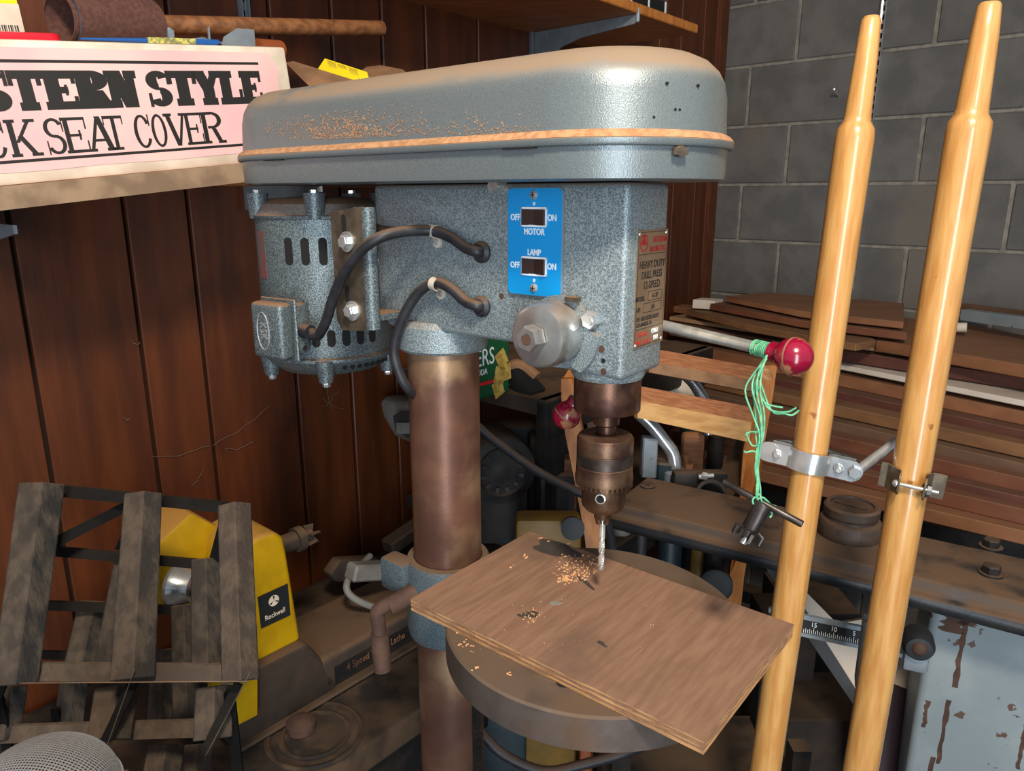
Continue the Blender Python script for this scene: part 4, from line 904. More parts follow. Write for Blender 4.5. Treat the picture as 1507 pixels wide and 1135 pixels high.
# grey chipped column
zc = BZ-.050
cA = Zp(1375,872,zc); cB = Zp(1545,905,zc); cdv = (cB-cA).normalized(); cn = Vector((-cdv.y,cdv.x,0)); Wc = .20
MB().obox(Vector((cA.x,cA.y,0)), cdv*Wc, cn*.16, up*zc).bevel(.012,3).build('pedestal', M['greyblue'], bmn)
MB().obox(Vector((cA.x,cA.y,zc-.002))-cdv*.004-cn*.006, cdv*(Wc+.008), cn*.17, up*.012).bevel(.003,1).build('top_flange', M['rust'], bmn)
MB().obox(Vector((cA.x,cA.y,zc-.03))-cn*.003, cdv*Wc, cn*.02, up*.022).bevel(.002,1).build('top_band', M['greyblue'], bmn)
rnd = random.Random(9)
def scrape(u_, z0, z1, w_):
    g = MB(); pts = []; n_ = 10
    for i in range(n_+1): pts.append((u_+w_*rnd.uniform(-.25,.25)-(zc-z0-(z1-z0)*i/n_)*0, z0+(z1-z0)*i/n_))
    for i in range(n_,-1,-1): pts.append((u_+w_*rnd.uniform(.75,1.25), z0+(z1-z0)*i/n_))
    g.prism([Vector((cA.x,cA.y,0))+cdv*x+up*z-cn*.0004 for x,z in pts], cn*.0008); g.build('bare_scratch', M['rust'], bmn, smooth=False)
scrape(.044,zc-.155,zc-.04,.007); scrape(.04,zc-.30,zc-.18,.006); scrape(.032,zc-.42,zc-.29,.006); scrape(.140,zc-.09,zc-.055,.005); scrape(.145,zc-.27,zc-.19,.005); scrape(.012,zc-.24,zc-.19,.006)
scrape(.018,zc-.062,zc-.032,.03); scrape(.04,zc-.045,zc-.032,.02)
# ruler and clamp knob
r0 = D(1135,905,1.12); r1 = D(1345,953,1.02); r1.z = r0.z = (r0.z+r1.z)/2
a = D(1130,909,1.13); b_ = ray(1360,957); b = O + b_*((a.z-H)/b_.z); rd = (b-a).normalized(); rn = Vector((rd.y,-rd.x,0))
rl_ = MB().obox(a-up*.020, b-a, -rn*.006, up*.036).build('ruler_bar', M['metalgrey'], bmn, smooth=False)
MB().obox(a-up*.013+rn*.0002, b-a, rn*.0006, up*.022).build('scale_plate', M['scale'], rl_, smooth=False)
def on_r(px): 
    r_ = ray(px,920); t = (a-O).dot(rn)/r_.dot(rn); return (O+r_*t-a).dot(rd)
u15, u10 = on_r(1198), on_r(1228); st = (u10-u15)/5
g = MB()
for i in range(-6,24):
    hh = .010 if i%10==0 else (.008 if i%2==0 else .006); g.obox(a+rd*(u15+i*st/2)-up*.012+rn*.0009, rd*.0007, rn*.0003, up*hh)
g.build('tick_mark', M['white'], rl_, smooth=False)
for s_, u_ in (('15',u15),('10',u10),('5',u10+5*st)): text('numeral', s_, M['white'], rl_, a+rd*u_+up*.0035+rn*.0009, rd, up, .011, .0002, .8)
p = D(1268,950,1.02); MB().obox(p-up*.05-rd*.004, rd*.008, rn*.03, up*.10).bevel(.002,1).build('slide_bracket', M['greyblue'], bmn)
p = D(1352,952,.98); g = MB(); g.lathe(p, rn, [(0,-.03),(.017,-.03),(.020,-.02),(.020,0),(.016,.008),(0,.01)],28); g.build('clamp_boss', M['scale'], bmn)
MB().sphere(p+rn*.006+up*.002,.010,16).build('boss_knob', M['rust'], bmn)
MB().obox(p-up*.04-rd*.015, rd*.03,-rn*.02,up*.03).bevel(.004,2).build('boss_foot', M['metalgrey'], bmn)
# white board with dark edge leaning behind, plum panels below
wb = empty('white_board', D(1270,1000,1.35), 0, 'off-white laminate board with dark edging leaning below the iron beam', 'panel')
pts = [D(1128,822,1.45),D(1165,812,1.45),D(1262,972,1.3),D(1360,1092,1.15),D(1340,1135,1.15),D(1250,1030,1.28)]
P0 = D(1120,806,1.42); P1 = D(1262,1050,1.30); ev = (P1-P0).normalized()
q = [D(1100,770,1.45), D(1175,858,1.40), D(1245,930,1.36), D(1420,1000,1.26),D(1420,1180,1.18), D(1290,1075,1.24), D(1180,905,1.36)]
def plane3(px,py,p,nv):
    r = ray(px,py); return O + r*((p-O).dot(nv)/r.dot(nv))
nv = Vector((-.15,-.92,.28)).normalized(); pp = D(1270,950,1.34)
for nm, poly, m_, off in (('sheet',[(1095,770),(1170,855),(1232,918),(1345,900),(1560,880),(1560,1110),(1310,1010),(1262,1040),(1180,920)],'whiteboard',0),('dark_edge',[(1100,790),(1112,782),(1190,905),(1268,1028),(1262,1046),(1180,926)],'grey',.003)):
    MB().prism([plane3(x,y,pp,nv)+nv*off for x,y in poly], -nv*(.012)).build(nm, M[m_], wb, smooth=False)
MB().prism([plane3(x,y,pp,nv)+nv*.002 for x,y in [(1300,1000),(1420,1050),(1570,1105),(1570,1230),(1270,1230),(1258,1060)]], -nv*.012).build('plum_lower_half', M['plum'], wb, smooth=False)

# ---------------------------------------------------------------- wooden frame (folding stand)
fr_ = empty('folding_wooden_frame', D(1080,890,1.5), 0, 'pale and orange varnished wooden folding frame behind the chuck', 'wooden frame')
def rail2(tl, tr, br, bl, dl, dr, thick, mfront, mtop, toph):
    a = D(*tl,dl); b = D(*tr,dr); c_ = D(*br,dr); d_ = D(*bl,dl); nrm_ = (b-a).cross(d_-a).normalized(); nrm_ = nrm_ if nrm_.y>0 else -nrm_
    MB().prism([a,b,c_,d_], nrm_*thick).build('rail', M[mfront], fr_, smooth=False)
    t0 = D(tl[0],tl[1]-toph,dl*1.03); t1 = D(tr[0],tr[1]-toph,dr*1.03)
    MB().prism([a,b,t1,t0], nrm_*.004-up*.002).build('rail_top', M[mtop], fr_, smooth=False)
rail2((940,590),(1106,621),(1103,651),(938,615),1.40,1.44,.02,'lightwood','topwood',22)
rail2((955,532),(1140,565),(1138,582),(955,548),1.48,1.52,.02,'kraft','topwood',20)
def leg(pts, w, m='orwood', th=.02):
    g = MB(); L0 = []; R0 = []
    for x,y,ww,d_ in pts: L0.append(D(x-ww/2,y,d_)); R0.append(D(x+ww/2,y,d_))
    g.prism(L0+R0[::-1], Vector((.004,th,0))); g.build('upright', M[m], fr_, smooth=False)
leg([(1133,538,22,1.5),(1122,598,26,1.5),(1109,660,30,1.48),(1099,760,24,1.46),(1084,850,22,1.5),(1077,915,22,1.52)],22)
leg([(834,558,16,1.3),(836,585,20,1.3),(845,640,26,1.3),(860,710,28,1.3),(872,780,26,1.3),(880,850,24,1.3)],20)
leg([(846,545,20,1.32),(838,560,22,1.31),(834,575,18,1.3)],20)
leg([(870,600,22,1.6),(890,700,22,1.6),(905,790,20,1.6)],20,'oldwood')
# silver pipes etc behind the chuck
vs = empty('pipe_clamp', D(985,700,1.55), 0, 'bent bright steel pipe set in a grey cast block behind the chuck', 'pipe fitting')
MB().tube([D(940,608,1.5),D(958,625,1.5),(D(978,650,1.5)),D(990,668,1.5),D(994,690,1.5)],.0135,18,6).build('bent_pipe', M['zinc'], vs)
MB().lathe(D(994,694,1.5),up,[(0,-.02),(.024,-.02),(.024,0),(.019,.004),(0,.004)],24).build('pipe_socket', M['metalgrey'], vs)
MB().obox(D(944,704,1.5),D(966,706,1.5)-D(944,704,1.5),(0,.03,0),up*.085).bevel(.003,1).build('cast_block', M['metalgrey'], vs)
MB().cyl(D(956,670,1.498),D(956,670,1.49),.009,16).build('block_hole', M['rust'], vs)
MB().obox(D(966,712,1.5),D(1000,716,1.5)-D(966,712,1.5),(0,.04,0),up*.045).bevel(.004,1).build('lower_casting', M['teal'], vs)
p2 = empty('upper_bent_pipe', D(1020,560,1.62), 0, 'second bent steel pipe behind the upper rail of the wooden frame', 'pipe')
MB().tube([D(995,545,1.62),D(1010,553,1.62),D(1025,570,1.62),D(1040,600,1.62),D(1042,640,1.62)],.013,16,6).build('pipe', M['zinc'], p2)
g = MB(); g.beam(D(1058,742,1.5),D(1112,640,1.6),.05,.03); tag(g.build('brown_wood_prop', M['castbrown']), 'dark brown slanting wood prop behind the green wire', 'wood prop')
g = MB(); g.prism([D(980,560,1.75),D(1000,545,1.75),D(1035,588,1.75),D(960,582,1.75)],(0,.02,0)); tag(g.build('paper_scrap', M['card']), 'pale grey paper scrap behind the frame rails', 'paper')
g = MB(); g.obox(D(1002,700,1.7),D(1035,700,1.7)-D(1002,700,1.7),(0,.03,0),up*.10); g.bevel(.01,2); tag(g.build('orange_brown_block', M['topwood']), 'pale brown wood lump behind the bent steel pipe', 'wood block')
g = MB(); g.tube([D(1008,668,1.62),D(1013,690,1.62),D(1022,706,1.62),D(1036,712,1.62)],.006,8); g.tube([D(1018,680,1.62),D(1014,700,1.62),D(1008,712,1.62)],.005,8); tag(g.build('rope_bit', M['topwood']), 'frayed pinkish rope end behind the bent steel pipe', 'rope')
g = MB(); g.obox(D(990,735,1.45),D(1070,735,1.45)-D(990,735,1.45),(0,.03,0),up*.055); g.bevel(.008,2); tag(g.build('black_casting', M['dark']), 'dark bar-shaped casting lying behind the iron beam', 'casting')
g = MB(); g.hexnut(D(1034,700,1.42),(1,-.6,0),.008,.01); g.cyl(D(1028,702,1.42),D(1050,700,1.42),.005,12); tag(g.build('loose_bolt', M['zinc']), 'small bright bolt above the dark casting behind the beam', 'bolt')
g = MB(); g.lathe(D(1046,728,1.42),(-.2,-1,.3),[(.024,0),(.030,0),(.030,.015),(.024,.015)],28); tag(g.build('dark_ring', M['dark']), 'dark metal ring behind the iron beam beside the chuck key', 'ring')
# teal cylinders and dim things under and behind the beam
for i,(x,y0,y1,d_,r_,m_,lb_) in enumerate(((988,775,860,1.5,.024,'teal','dusty teal upright pipe below the iron beam right of the drill bit'),(1030,800,875,1.55,.017,'cardx','pale olive upright tube below the iron beam'),(1022,600,700,1.75,.03,'teal','dark teal tank behind the pale frame rail'),(1055,640,720,1.8,.02,'dark','black upright tube behind the green wire'),(945,770,850,1.5,.012,'grey','thin grey upright rod just right of the drill bit'),(916,770,840,1.5,.018,'greywhite','grey upright tube right of the drill bit'),(1052,810,900,1.5,.020,'dark','dark upright post below the beam near the orange frame leg'))):
    a = D(x,y0,d_); g = MB(); m_ = 'mustard' if m_=='cardx' else m_; b = Vector((a.x,a.y,0.0 if y1>760 else D(x,y1,d_).z-.1)); g.cyl(b,a,r_,20,bev=.003); tag(g.build('upright_tube', M[m_]), lb_, 'tube')
g = MB(); p = D(1054,858,1.45); g.lathe(p,(-.3,-1,.2),[(0,0),(.030,0),(.032,.006),(.032,.02),(.02,.024),(0,.02)],28); tag(g.build('pulley', M['scale']), 'small dark wheel below the beam right of the drill bit', 'wheel')
# storage behind the column, on a back counter along the panelled wall
cz2 = 1.02
kc = empty('back_counter', W(1.0,.2,cz2-.3), 0, 'dusty dark wooden counter behind the drill press column', 'counter')
a = D(735,590,1.55)
MB().obox(W(1.50,.02,1.13-.03),-wu*0.68,wn*.40,up*.03).build('shelf_top', M['castbrown'], kc, smooth=False)
MB().obox(W(1.50,.40,1.13-.075),-wu*0.68,wn*.03,up*.075).bevel(.006,2).build('front_rail', M['dark'], kc)
MB().obox(W(1.50,.02,.80),-wu*0.68,wn*.46,up*.03).build('lower_shelf', M['castbrown'], kc, smooth=False)
MB().obox(W(1.50,.50,.775),-wu*0.68,wn*.03,up*.055).bevel(.006,2).build('lower_rail', M['dark'], kc)
for t in (1.47,.88): 
    for d_ in (.06,.38): MB().obox(W(t,d_,0),-wu*.04,wn*.04,up*1.1).build('leg', M['dark'], kc, smooth=False)
# cracker box
gp = WL(740,585,.33); gp.z = 1.131
gd = -wu; bxm = empty('cracker_box', gp, 0, 'green cracker box with printed crackers, seen between column and spring cap', 'box')
MB().obox(W((gp-K).dot(wu)+.17,.26,1.131),-wu*.19,wn*.07,up*.20).bevel(.004,2).build('carton', M['green'], bxm, smooth=False)
tg = lambda px,py: WL(px,py,.3312)
text('lettering','ERS',M['white'],bxm,tg(714,527),-wu,up,.046,.0004,.72); text('lettering','SODA',M['white'],bxm,tg(708,549),-wu,up,.016,.0004,.8)
for q in ((738,528,.5),(735,552,-.25),(733,572,.35),(744,548,.1)):
    c_ = tg(q[0],q[1]); ud = (-wu*math.cos(q[2])+up*math.sin(q[2])); vd_ = (up*math.cos(q[2])+wu*math.sin(q[2])); g = MB(); g.obox(c_-ud*.014-vd_*.016,ud*.028,vd_*.032,wn*.0012).bevel(.0004,1); g.build('printed_cracker', M['cracker'], bxm, smooth=False)
g = MB(); c_ = tg(712,567); g.obox(c_-(-wu)*.03,-wu*.06,up*.006,wn*.0006); g.build('red_stripe', M['red'], bxm, smooth=False)
# black tool handle near spring cap
g = MB(); g.beam(D(757,548,1.45),D(790,583,1.42),.045,.03); g.bevel(.006,2); tag(g.build('stored_tool', M['black']), 'black box-like tool handle behind the spring cap', 'tool handle')
g = MB(); g.tube([D(744,566,1.45),D(747,548,1.45),D(757,538,1.45),D(772,541,1.45),D(790,556,1.44)],.012,10); tag(g.build('tan_strap', M['kraft']), 'curved tan strap over the black tool handle', 'strap')
# dark electric motor with fan cover on the lower shelf
c_ = D(738,692,1.42); fd = (O-c_); fd.z = .05; fd.normalize(); fd = (fd + Vector((.25,0,0))).normalized()
em_ = empty('old_motor', c_-up*.07, 0, 'dark round electric motor behind the column and black cable', 'motor')
MB().lathe(c_, fd, [(0,-.12),(.062,-.12),(.066,-.11),(.068,0),(.066,.008),(.05,.010),(.046,.006),(.03,.004),(.012,.006),(0,.008)],48).build('housing', M['dark'], em_)
g = MB(); e_ = fd.orthogonal().normalized(); f_ = fd.cross(e_)
for i in range(12):
    t = 2*PI*i/12; r_ = e_*math.cos(t)+f_*math.sin(t); g.beam(c_+r_*.034+fd*.0085, c_+r_*.044+fd*.0105,.007,.002,fd)
g.build('fan_rib', M['grey'], em_)
zz_ = .83; MB().obox(c_ - e_*0 - Vector((.05,-.0,0)) - up*(c_.z-zz_), Vector((.1,0,0)), Vector((0,.08,0)), up*(c_.z-zz_-.05)).build('foot', M['dark'], em_)
for lb_, x,y,d_,s_, m_ in (('dark brown casting standing right of the old round motor',800,690,1.5,(.04,.06,.13),'castbrown'),('black metal box right of the brown casting behind the chuck',832,660,1.52,(.045,.05,.12),'dark'),('small brown wooden block under the black cable',828,690,1.46,(.04,.04,.04),'oldwood'),('dark grey block low beside the orange frame leg',820,712,1.44,(.045,.04,.035),'grey'),('dark curved housing above the old round motor',790,640,1.6,(.12,.06,.04),'grey')):
    c0 = D(x,y,d_); g = MB(); g.box((c0.x-s_[0]/1.3,c0.y,.8305),(c0.x+s_[0]/1.3,c0.y+s_[1],c0.z+s_[2]/2)); g.bevel(.01,2); tag(g.build('stored_part', M[m_]), lb_, 'machine part')
g = MB(); g.tube([D(695,620,1.2),D(720,643,1.2),D(750,665,1.19),D(780,687,1.18),D(812,706,1.17),D(845,722,1.16),D(880,742,1.16),D(900,800,1.2),D(905,900,1.25)],.0075,14,6); tag(g.build('black_cable', M['rubber']), 'thick black cable running diagonally behind the column and chuck', 'cable')
c0 = D(800,775,1.3); g = MB(); g.box((c0.x-.05,c0.y-.03,0),(c0.x+.065,c0.y+.02,c0.z+.026)); g.bevel(.01,2); tag(g.build('mustard_machine_guard', M['mustard']), 'dull mustard metal guard between the board and orange frame leg', 'guard')
g = MB(); g.lathe(D(843,776,1.25),(-.1,-1,.2),[(0,0),(.018,0),(.02,.004),(.02,.012),(0,.014)],24); tag(g.build('round_knob', M['scale']), 'small dark round knob on the mustard guard', 'knob')
# grey torch-like object left of column
c_ = WL(585,612,.12); cam_n = empty('grey_work_light', c_, 0, 'dirty grey plastic lamp head on the panelling left of the column', 'lamp')
g = MB(); g.prism([WL(x,y,.05) for x,y in ((557,592),(565,582),(580,580),(640,584),(640,650),(600,650),(578,640),(562,612))], wn*.10); g.bevel(.012,3); g.build('shell', M['greywhite'], cam_n)
g = MB(); g.prism([WL(x,y,.152) for x,y in ((578,612),(590,604),(640,606),(640,645),(600,645),(582,632))], wn*.002); g.build('front_recess', M['grey'], cam_n)
MB().prism([WL(x,y,.155) for x,y in ((583,622),(640,620),(640,638),(584,638))], wn*.004).build('pale_plate', M['greywhite'], cam_n)
# ---------------------------------------------------------------- bench, lathe
BT = .715
be = empty('left_bench', W(2.2,.2,0), 0, 'grimy wooden workbench against the panelled wall carrying the yellow lathe', 'bench')
MB().obox(W(1.52,.015,BT-.05),wu*1.4,wn*.46,up*.05).bevel(.008,2).build('top', M['bench'], be)
MB().obox(W(1.55,.42,BT-.16),wu*1.33,wn*.03,up*.11).build('apron', M['dark'], be, smooth=False)
for t in (1.56,2.8):
    for d_ in (.05,.40): MB().obox(W(t,d_,0),wu*.07,wn*.06,up*(BT-.05)).build('leg', M['dark'], be, smooth=False)
LD = .33
def LP(px,py,d=LD): return WL(px,py,d)
lt = empty('wood_lathe', W(2.05,.2,BT), 0, 'small wood lathe with bright yellow headstock on the left bench', 'lathe')
def tz(px,py,d=LD): p = LP(px,py,d)-K; return p.dot(wu), p.z
tR, zR = tz(446,935); tL = tz(372,960)[0]; zT = tz(405,768)[1]
yb0 = tz(400,1000)[1]
# headstock: yellow slab with rounded top
t0 = tz(443,930)[0]; t1 = t0+.095; zb_ = tz(443,935)[1]-.01; ztop = tz(425,773)[1]
pts = [(t0,zb_),(t1+.02,zb_-.0)] + [(t1,ztop-.05),(t1-.008,ztop-.02),(t1-.025,ztop-.004),((t0+t1)/2,ztop)] + [(t0+.028,ztop-.003),(t0+.016,ztop-.016),(t0+.012,ztop-.04)]
g = MB(); g.prism([W(t,LD-.11,z) for t,z in pts], wn*.11); g.bevel(.008,3); g.build('headstock', M['yellow'], lt)
# dark badge
q = [LP(x,y,LD+.001) for x,y in ((379,879),(423,859),(427,905),(384,925))]
bdg = MB().prism(q, wn*.001).build('badge', M['scale'], lt, smooth=False)
bd_x = (q[1]-q[0]).normalized(); bd_y = (q[0]-q[3]).normalized()
text('lettering','Rockwell',M['card'],bdg,LP(405,904,LD+.0022),bd_x,bd_y,.0115,.0003,.8)
ec = LP(403,884,LD+.0021); bd_n = wn
g = MB(); g.lathe(ec, bd_n, [(0,0),(.0085,0),(.0085,.0004),(0,.0004)],28); g.build('emblem_disc', M['card'], bdg)
g = MB()
for a_ in (PI/2, PI/2+2.1, PI/2-2.1):
    v_ = bd_x*math.cos(a_)+bd_y*math.sin(a_); w_ = bd_x*-math.sin(a_)+bd_y*math.cos(a_); g.prism([ec+v_*.001+bd_n*.0004, ec+v_*.0075+w_*.0016+bd_n*.0004, ec+v_*.0075-w_*.0016+bd_n*.0004], bd_n*.0003)
g.build('emblem_cut', M['scale'], bdg, smooth=False)
# second yellow piece behind the rack (rear guard) and lower front skirt
t2 = tz(250,900,.26)[0]
pts = [tz(x,y,.24) for x,y in ((232,800),(282,754),(322,775),(322,870),(300,905),(236,905))]
g = MB(); g.prism([W(t,.14,z) for t,z in pts], wn*.10); g.bevel(.006,2); g.build('belt_guard', M['yellow'], lt)
p = LP(258,862,.27); g = MB(); g.lathe(p, (wn-wu*.6).normalized(), [(0,0),(.03,0),(.032,.006),(.024,.016),(.02,.03),(0,.03)],32); g.build('handwheel', M['zinc'], lt)
g = MB(); g.cyl(p, p+(wn-wu*.6).normalized()*.05,.013,20); g.build('spindle_end', M['rust'], lt)
pts = [tz(x,y,LD+.03) for x,y in ((330,990),(381,990),(381,1054),(330,1080))]
g = MB(); g.prism([W(t,LD-.02,z) for t,z in pts], wn*.05); g.bevel(.003,1); g.build('yellow_skirt', M['yellow'], lt)
# casting under headstock and bed
base = [tz(x,y,LD+.02) for x,y in ((380,985),(445,935),(475,955),(480,975),(430,1040),(395,1065),(378,1060))]
tA = t0-.03
g = MB(); g.prism([W(t,LD-.14,z) for t,z in [(t0+.13,BT+.002),(t0-.05,BT+.002),(t0-.05,BT+.03),(t0-.035,BT+.055),(t0-.015,zb_-.02),(t0,zb_+.002),(t0+.13,zb_+.002)]], wn*.155); g.bevel(.01,2); g.build('headstock_casting', M['castbrown'], lt)
bl_ = .55
g = MB(); g.obox(W(t0-.02,LD-.13,BT+.010),-wu*bl_,wn*.145,up*.062); g.bevel(.012,3); bed = g.build('bed', M['castbrown'], lt)
g = MB(); g.obox(W(t0+.13,LD-.15,BT+.001),-wu*(bl_+.13),wn*.176,up*.008); g.bevel(.003,1); g.build('bed_foot', M['dark'], lt)
g = MB(); g.obox(W(t0-.045,LD+.0155,BT+.020),-wu*.17,wn*.0006,up*.030); sp_ = g.build('name_strip', M['dark'], lt, smooth=False)
text('lettering','4 Speed Wood Lathe',M['oldwood'],sp_,W(t0-.13,LD+.0165,BT+.036),-wu,up,.0185,.0003,.78)
g = MB(); p = W(t0+.04,LD+.045,BT+.002); g.lathe(p,up,[(0,0),(.022,0),(.022,.012),(.012,.018),(0,.02)],28); g.build('foot_bolt', M['rust'], lt)
# spindle and spur centre
sc = tz(436,795,LD-.055); sz_ = LP(440,793,LD-.055).z
s0_ = W(t0+.01,LD-.055,sz_); g = MB(); g.cyl(s0_, s0_-wu*.05,.015,24); g.cyl(s0_-wu*.045,s0_-wu*.058,.020,24); g.build('spindle', M['castbrown'], lt)
g = MB(); g.cyl(s0_-wu*.058,s0_-wu*.075,.010,16); g.cyl(s0_-wu*.075,s0_-wu*.092,.003,10,r2=.0003)
for i in range(4):
    r_ = (wn*math.cos(i*PI/2+.5)+up*math.sin(i*PI/2+.5)); g.prism([s0_-wu*.066+r_*.002,s0_-wu*.066+r_*.017,s0_-wu*.084+r_*.015,s0_-wu*.078+r_*.002], r_.cross(wu)*.003)
g.build('spur_centre', M['castbrown'], lt)
# bench clutter: tool rest, cord, block, rods
g = MB(); g.prism([WL(x,y,.13) for x,y in ((473,840),(488,818),(540,815),(560,824),(610,832),(612,852),(520,850),(480,850))], wn*.03); g.bevel(.006,2); tag(g.build('tool_rest', M['castbrown']), 'dusty cast tool rest on the bench behind the lathe bed', 'tool rest')
g = MB(); g.beam(WL(515,842,.28),WL(640,835,.28),.03,.03); g.bevel(.004,1); tag(g.build('grey_bar', M['greywhite']), 'dull grey square bar lying on the bench left of the column', 'bar')
g = MB(); g.beam(WL(570,806,.16),WL(622,770,.16),.035,.028); g.bevel(.003,1); tag(g.build('slanting_channel', M['castbrown']), 'slanting dull channel piece propped behind the grey bar', 'channel')
g = MB(); g.tube([WL(545,818,.25),WL(530,833,.26),WL(515,848,.27),WL(510,866,.28),WL(520,880,.29),WL(545,892,.30),WL(580,902,.31)],.006,12,6); tag(g.build('grey_hose', M['greywhite']), 'looped grey hose on the bench beside the grey bar', 'hose')
g = MB(); p = W(tz(372+90,1062,.40)[0],.40,BT); 
for R_ in (.065,.045): g.lathe(p+up*.0,up,[(R_,0),(R_,.003),(R_+.004,.004),(R_+.008,.002),(R_+.008,0)],40)
tag(g.build('caked_ring', M['bench']), 'round caked ring of grime on the bench corner before the lathe', 'residue')
# floor clutter seen low between the column and table
for lb_, (x,y,d_), s_, m_ in (('teal-grey metal frame corner low between column and table',(735,1070,1.35),(.05,.05,.06),'teal'),('dark blue-grey can low behind the round table',(800,1100,1.4),(.06,.06,.05),'teal'),('orange-brown handle low under the round table',(862,1125,1.4),(.012,.02,.06),'orange'),('yellow strap end low behind the round table',(862,1110,1.45),(.015,.02,.05),'yellow'),('pale grey box low right, behind the left pole',(1215,1110,1.5),(.09,.08,.08),'castbrown'),('rusty brown casting low right beside the pole',(1165,1000,1.6),(.05,.08,.12),'castbrown'),('dark crate low behind the poles',(1210,960,1.7),(.08,.1,.1),'dark')):
    c0 = D(x,y,d_); g = MB(); g.box((c0.x-s_[0],c0.y,0),(c0.x+s_[0],c0.y+s_[1]*2,c0.z+s_[2])); g.bevel(.008,2); tag(g.build('stored_item', M[m_]), lb_, 'clutter')
uc = empty('under_table_rack', D(900,1000,1.7)-up*.3, 0, 'dark low steel rack standing under and behind the drill table', 'rack')
c0 = D(900,1050,1.75)
MB().obox((.16,1.0,.24),(.34,0,0),(0,.22,0),(0,0,.012)).build('shelf_plate', M['dark'], uc, smooth=False)
for x in (0.165,.46):
    for y in (1.01,1.18): MB().box((x,y,0),(x+.03,y+.03,.62)).build('post', M['dark'], uc, smooth=False)
MB().obox((.16,1.0,.50),(.34,0,0),(0,.22,0),(0,0,.02)).build('shelf_plate', M['dark'], uc, smooth=False)
g = MB(); g.tube([D(705,1075,1.15),D(740,1110,1.15),D(800,1135,1.15),D(860,1125,1.15),D(930,1105,1.15),D(960,1090,1.2)],.008,12,6); tag(g.build('grey_power_cord', M['rubber']), 'dark grey cord sagging below the round table', 'cord')
# ---------------------------------------------------------------- slatted rack at the left and mesh dome
rk2 = empty('slatted_rack', D(180,1000,.85), 0, 'black flat-bar rack with dusty dark angled wooden slats, lower left', 'rack')
def slat(x0,y0,x1,y1,wt,wb,dt,db,name='slat'):
    """V-fronted slat: ridge faces the camera"""
    vt = D(x0,y0,dt); vb = D(x1,y1,db); ax_ = (vb-vt).normalized(); c_ = (O-vt).normalized(); sd_ = ax_.cross(c_).normalized(); sd_ = sd_ if sd_.x>0 else -sd_; fw = sd_.cross(ax_).normalized(); fw = fw if fw.dot(c_)>0 else -fw
    W0 = wt/FPX*dt/2; W1 = wb/FPX*db/2; g = MB()
    pr_ = [(-1,0),(0,.62),(1,0),(1,-.25),(0,.30),(-1,-.25)]
    A_ = [g.v(vt+sd_*W0*x+fw*W0*y) for x,y in pr_]; B_ = [g.v(vb+sd_*W1*x+fw*W1*y) for x,y in pr_]; n = 6
    g.face(A_[::-1]); g.face(B_)
    for i in range(n): g.face([A_[i],A_[(i+1)%n],B_[(i+1)%n],B_[i]])
    g.bevel(.0012,1).build(name, M['slat'], rk2, smooth=False)
def fbar(x0,y0,d0,x1,y1,d1,h_=.012,m='bar',t_=.004):
    a = D(x0,y0,d0); b = D(x1,y1,d1); ax_ = (b-a).normalized(); f_ = (O-a).normalized(); w_ = ax_.cross(f_).normalized(); w_ = w_ if w_.z>0 else -w_
    g = MB(); g.obox(a-w_*h_/2, b-a, w_*h_, f_.cross(Vector((0,0,0))) + Vector((0,t_,0))); g.build('flat_bar', M[m], rk2, smooth=False)
# back tiers first
slat(195,815,165,982,44,50,.93,.90); slat(303,822,305,982,40,44,.92,.89)
slat(140,885,118,985,42,44,.99,.96); slat(270,890,275,1060,34,38,.98,.95)
slat(115,960,100,1070,36,38,1.05,1.03); slat(240,955,235,1060,32,34,1.04,1.02)
slat(62,712,22,1008,58,58,.84,.78); slat(211,726,195,1000,50,60,.86,.79); slat(345,742,354,1004,46,52,.88,.80)
slat(18,1010,4,1090,40,42,.86,.84); slat(172,1012,160,1090,58,58,.84,.81); slat(315,1010,313,1088,50,54,.84,.82)
slat(245,1095,235,1160,50,52,.9,.88); slat(290,1095,285,1160,44,46,.95,.93)
fbar(75,722,.87,335,748,.90,.013); fbar(75,802,.86,182,748,.90,.012); fbar(75,812,.90,300,832,.93,.011); fbar(60,892,.95,260,899,.99,.011); fbar(50,965,1.0,240,968,1.04,.010)
fbar(290,920,.95,332,760,.90,.012); fbar(175,810,.92,205,740,.9,.010)
fbar(30,990,.80,365,992,.82,.018,'slat'); fbar(0,1082,.84,335,1072,.85,.018,'slat')
fbar(196,1004,.81,155,1092,.79,.011); fbar(350,1008,.82,305,1100,.80,.011); fbar(0,1010,.79,-30,1080,.8,.011)
for (x0,y0,x1,y1) in ((0,1006,365,1003),(198,985,155,1105),(368,990,303,1112)):
    g = MB(); g.cyl(D(x0,y0,.775),D(x1,y1,.775),.0006,6); g.build('thin_wire', M['bracket'], rk2)
for (x,y,d_) in ((22,1150,.86),(352,1150,.86),(100,1150,1.05),(300,1150,1.0)):
    p = D(x,y,d_); g = MB(); g.box((p.x-.006,p.y-.002,BT+.001),(p.x+.006,p.y+.002,p.z+.12)); g.build('foot_bar', M['bar'], rk2, smooth=False)
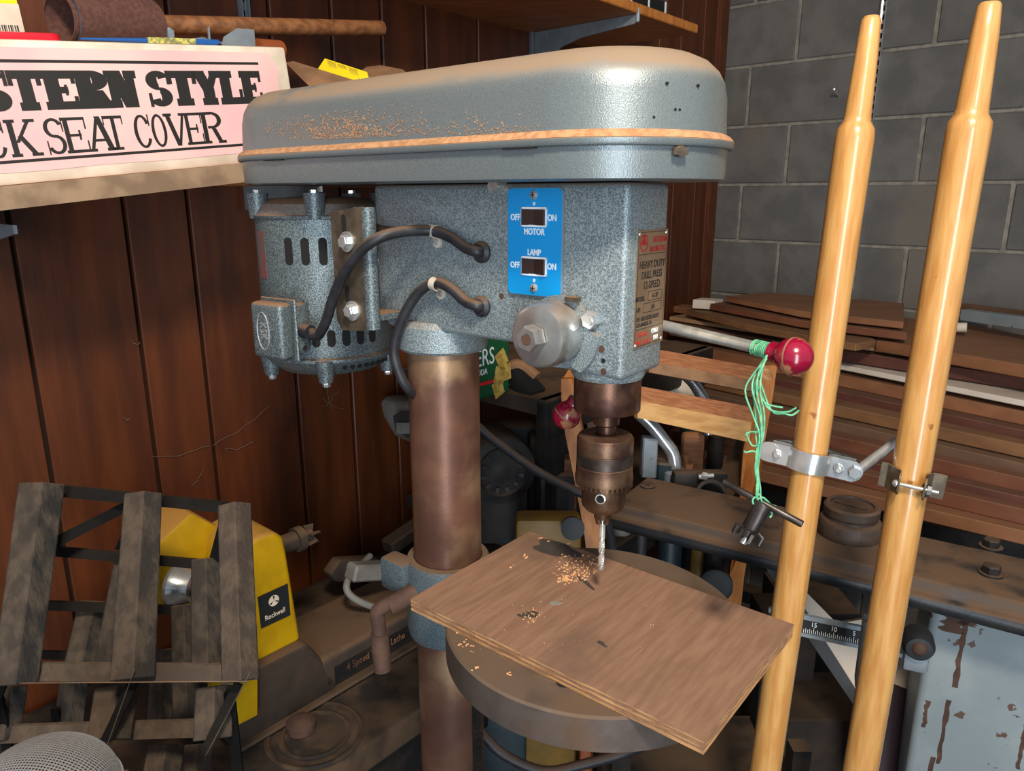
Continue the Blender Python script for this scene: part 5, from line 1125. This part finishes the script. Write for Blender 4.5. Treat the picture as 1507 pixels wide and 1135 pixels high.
# mesh dome: a real woven grid
md = empty('mesh_strainer', D(70,1130,.62)-up*.05, 0, 'domed grey wire-mesh strainer at the bottom left corner', 'strainer')
c_ = D(62,1180,.60); Rm = .058
g = MB(); n_ = 46
for fam in (0,1):
    for i in range(-n_//2, n_//2+1):
        off = i/(n_/2)*Rm*.99; rr_ = math.sqrt(max(1e-9,Rm*Rm-off*off)); pts = []
        for k in range(19):
            t = PI*k/18; pts.append(c_ + (Vector((off, rr_*math.cos(t), rr_*math.sin(t)*.8)) if fam==0 else Vector((rr_*math.cos(t), off, rr_*math.sin(t)*.8))))
        g.tube(pts,.00055,4,0)
g.build('woven_mesh', M['mesh'], md); 
for q in bpy.data.objects:
    if q.name == 'woven_mesh': q['kind'] = 'stuff'
MB().lathe(c_,up,[(Rm*.99,-.003),(Rm+.002,-.003),(Rm+.002,.002),(Rm*.99,.002)],48).build('rim', M['zinc'], md)
MB().lathe(c_,up,[(0,-.004)]+[(Rm*.93*math.cos(t*PI/2/9),Rm*.93*.8*math.sin(t*PI/2/9)) for t in range(10)],40).build('lining', M['grey'], md)
st_ = tag(MB().box((c_.x-.05,c_.y-.05,0),(c_.x+.05,c_.y+.04,c_.z-.005)).build('dark_stool', M['dark'], smooth=False),'dark low stool hidden beneath the mesh strainer','stool')

# cobweb strands on the panelling
M['web'] = mat('pale_cobweb', (112,98,86), None, .9)
g = MB(); rnd = random.Random(4)
for a_, b_ in (((225,674),(312,655)),((312,655),(398,598)),((330,660),(372,652)),((283,715),(300,690)),((474,585),(505,600)),((478,560),(490,606)),((476,600),(500,572)),((182,612),(190,616)),((195,503),(205,503))):
    n_ = 7; g.tube([WL(a_[0]+(b_[0]-a_[0])*i/n_+rnd.uniform(-2,2), a_[1]+(b_[1]-a_[1])*i/n_+4*math.sin(PI*i/n_)+rnd.uniform(-2,2), .004) for i in range(n_+1)], .0004, 5, 3)
tag(g.build('cobweb', M['web']), 'thin pale cobweb strands on the dark panelling below the motor', 'cobweb')

for q in bpy.data.objects:
    if q.parent is None and 'label' in q.keys():
        b_ = q.name.split('.')[0]
        gname = {'lumber_board':'boards in the lumber pile','wooden_pole':'golden wooden poles','upright_tube':'upright tubes behind the drill table','stored_part':'machine parts on the back counter','stored_item':'clutter stored low behind the table','shelf_standard':'metal shelf standards'}.get(b_)
        if gname: q['group'] = gname
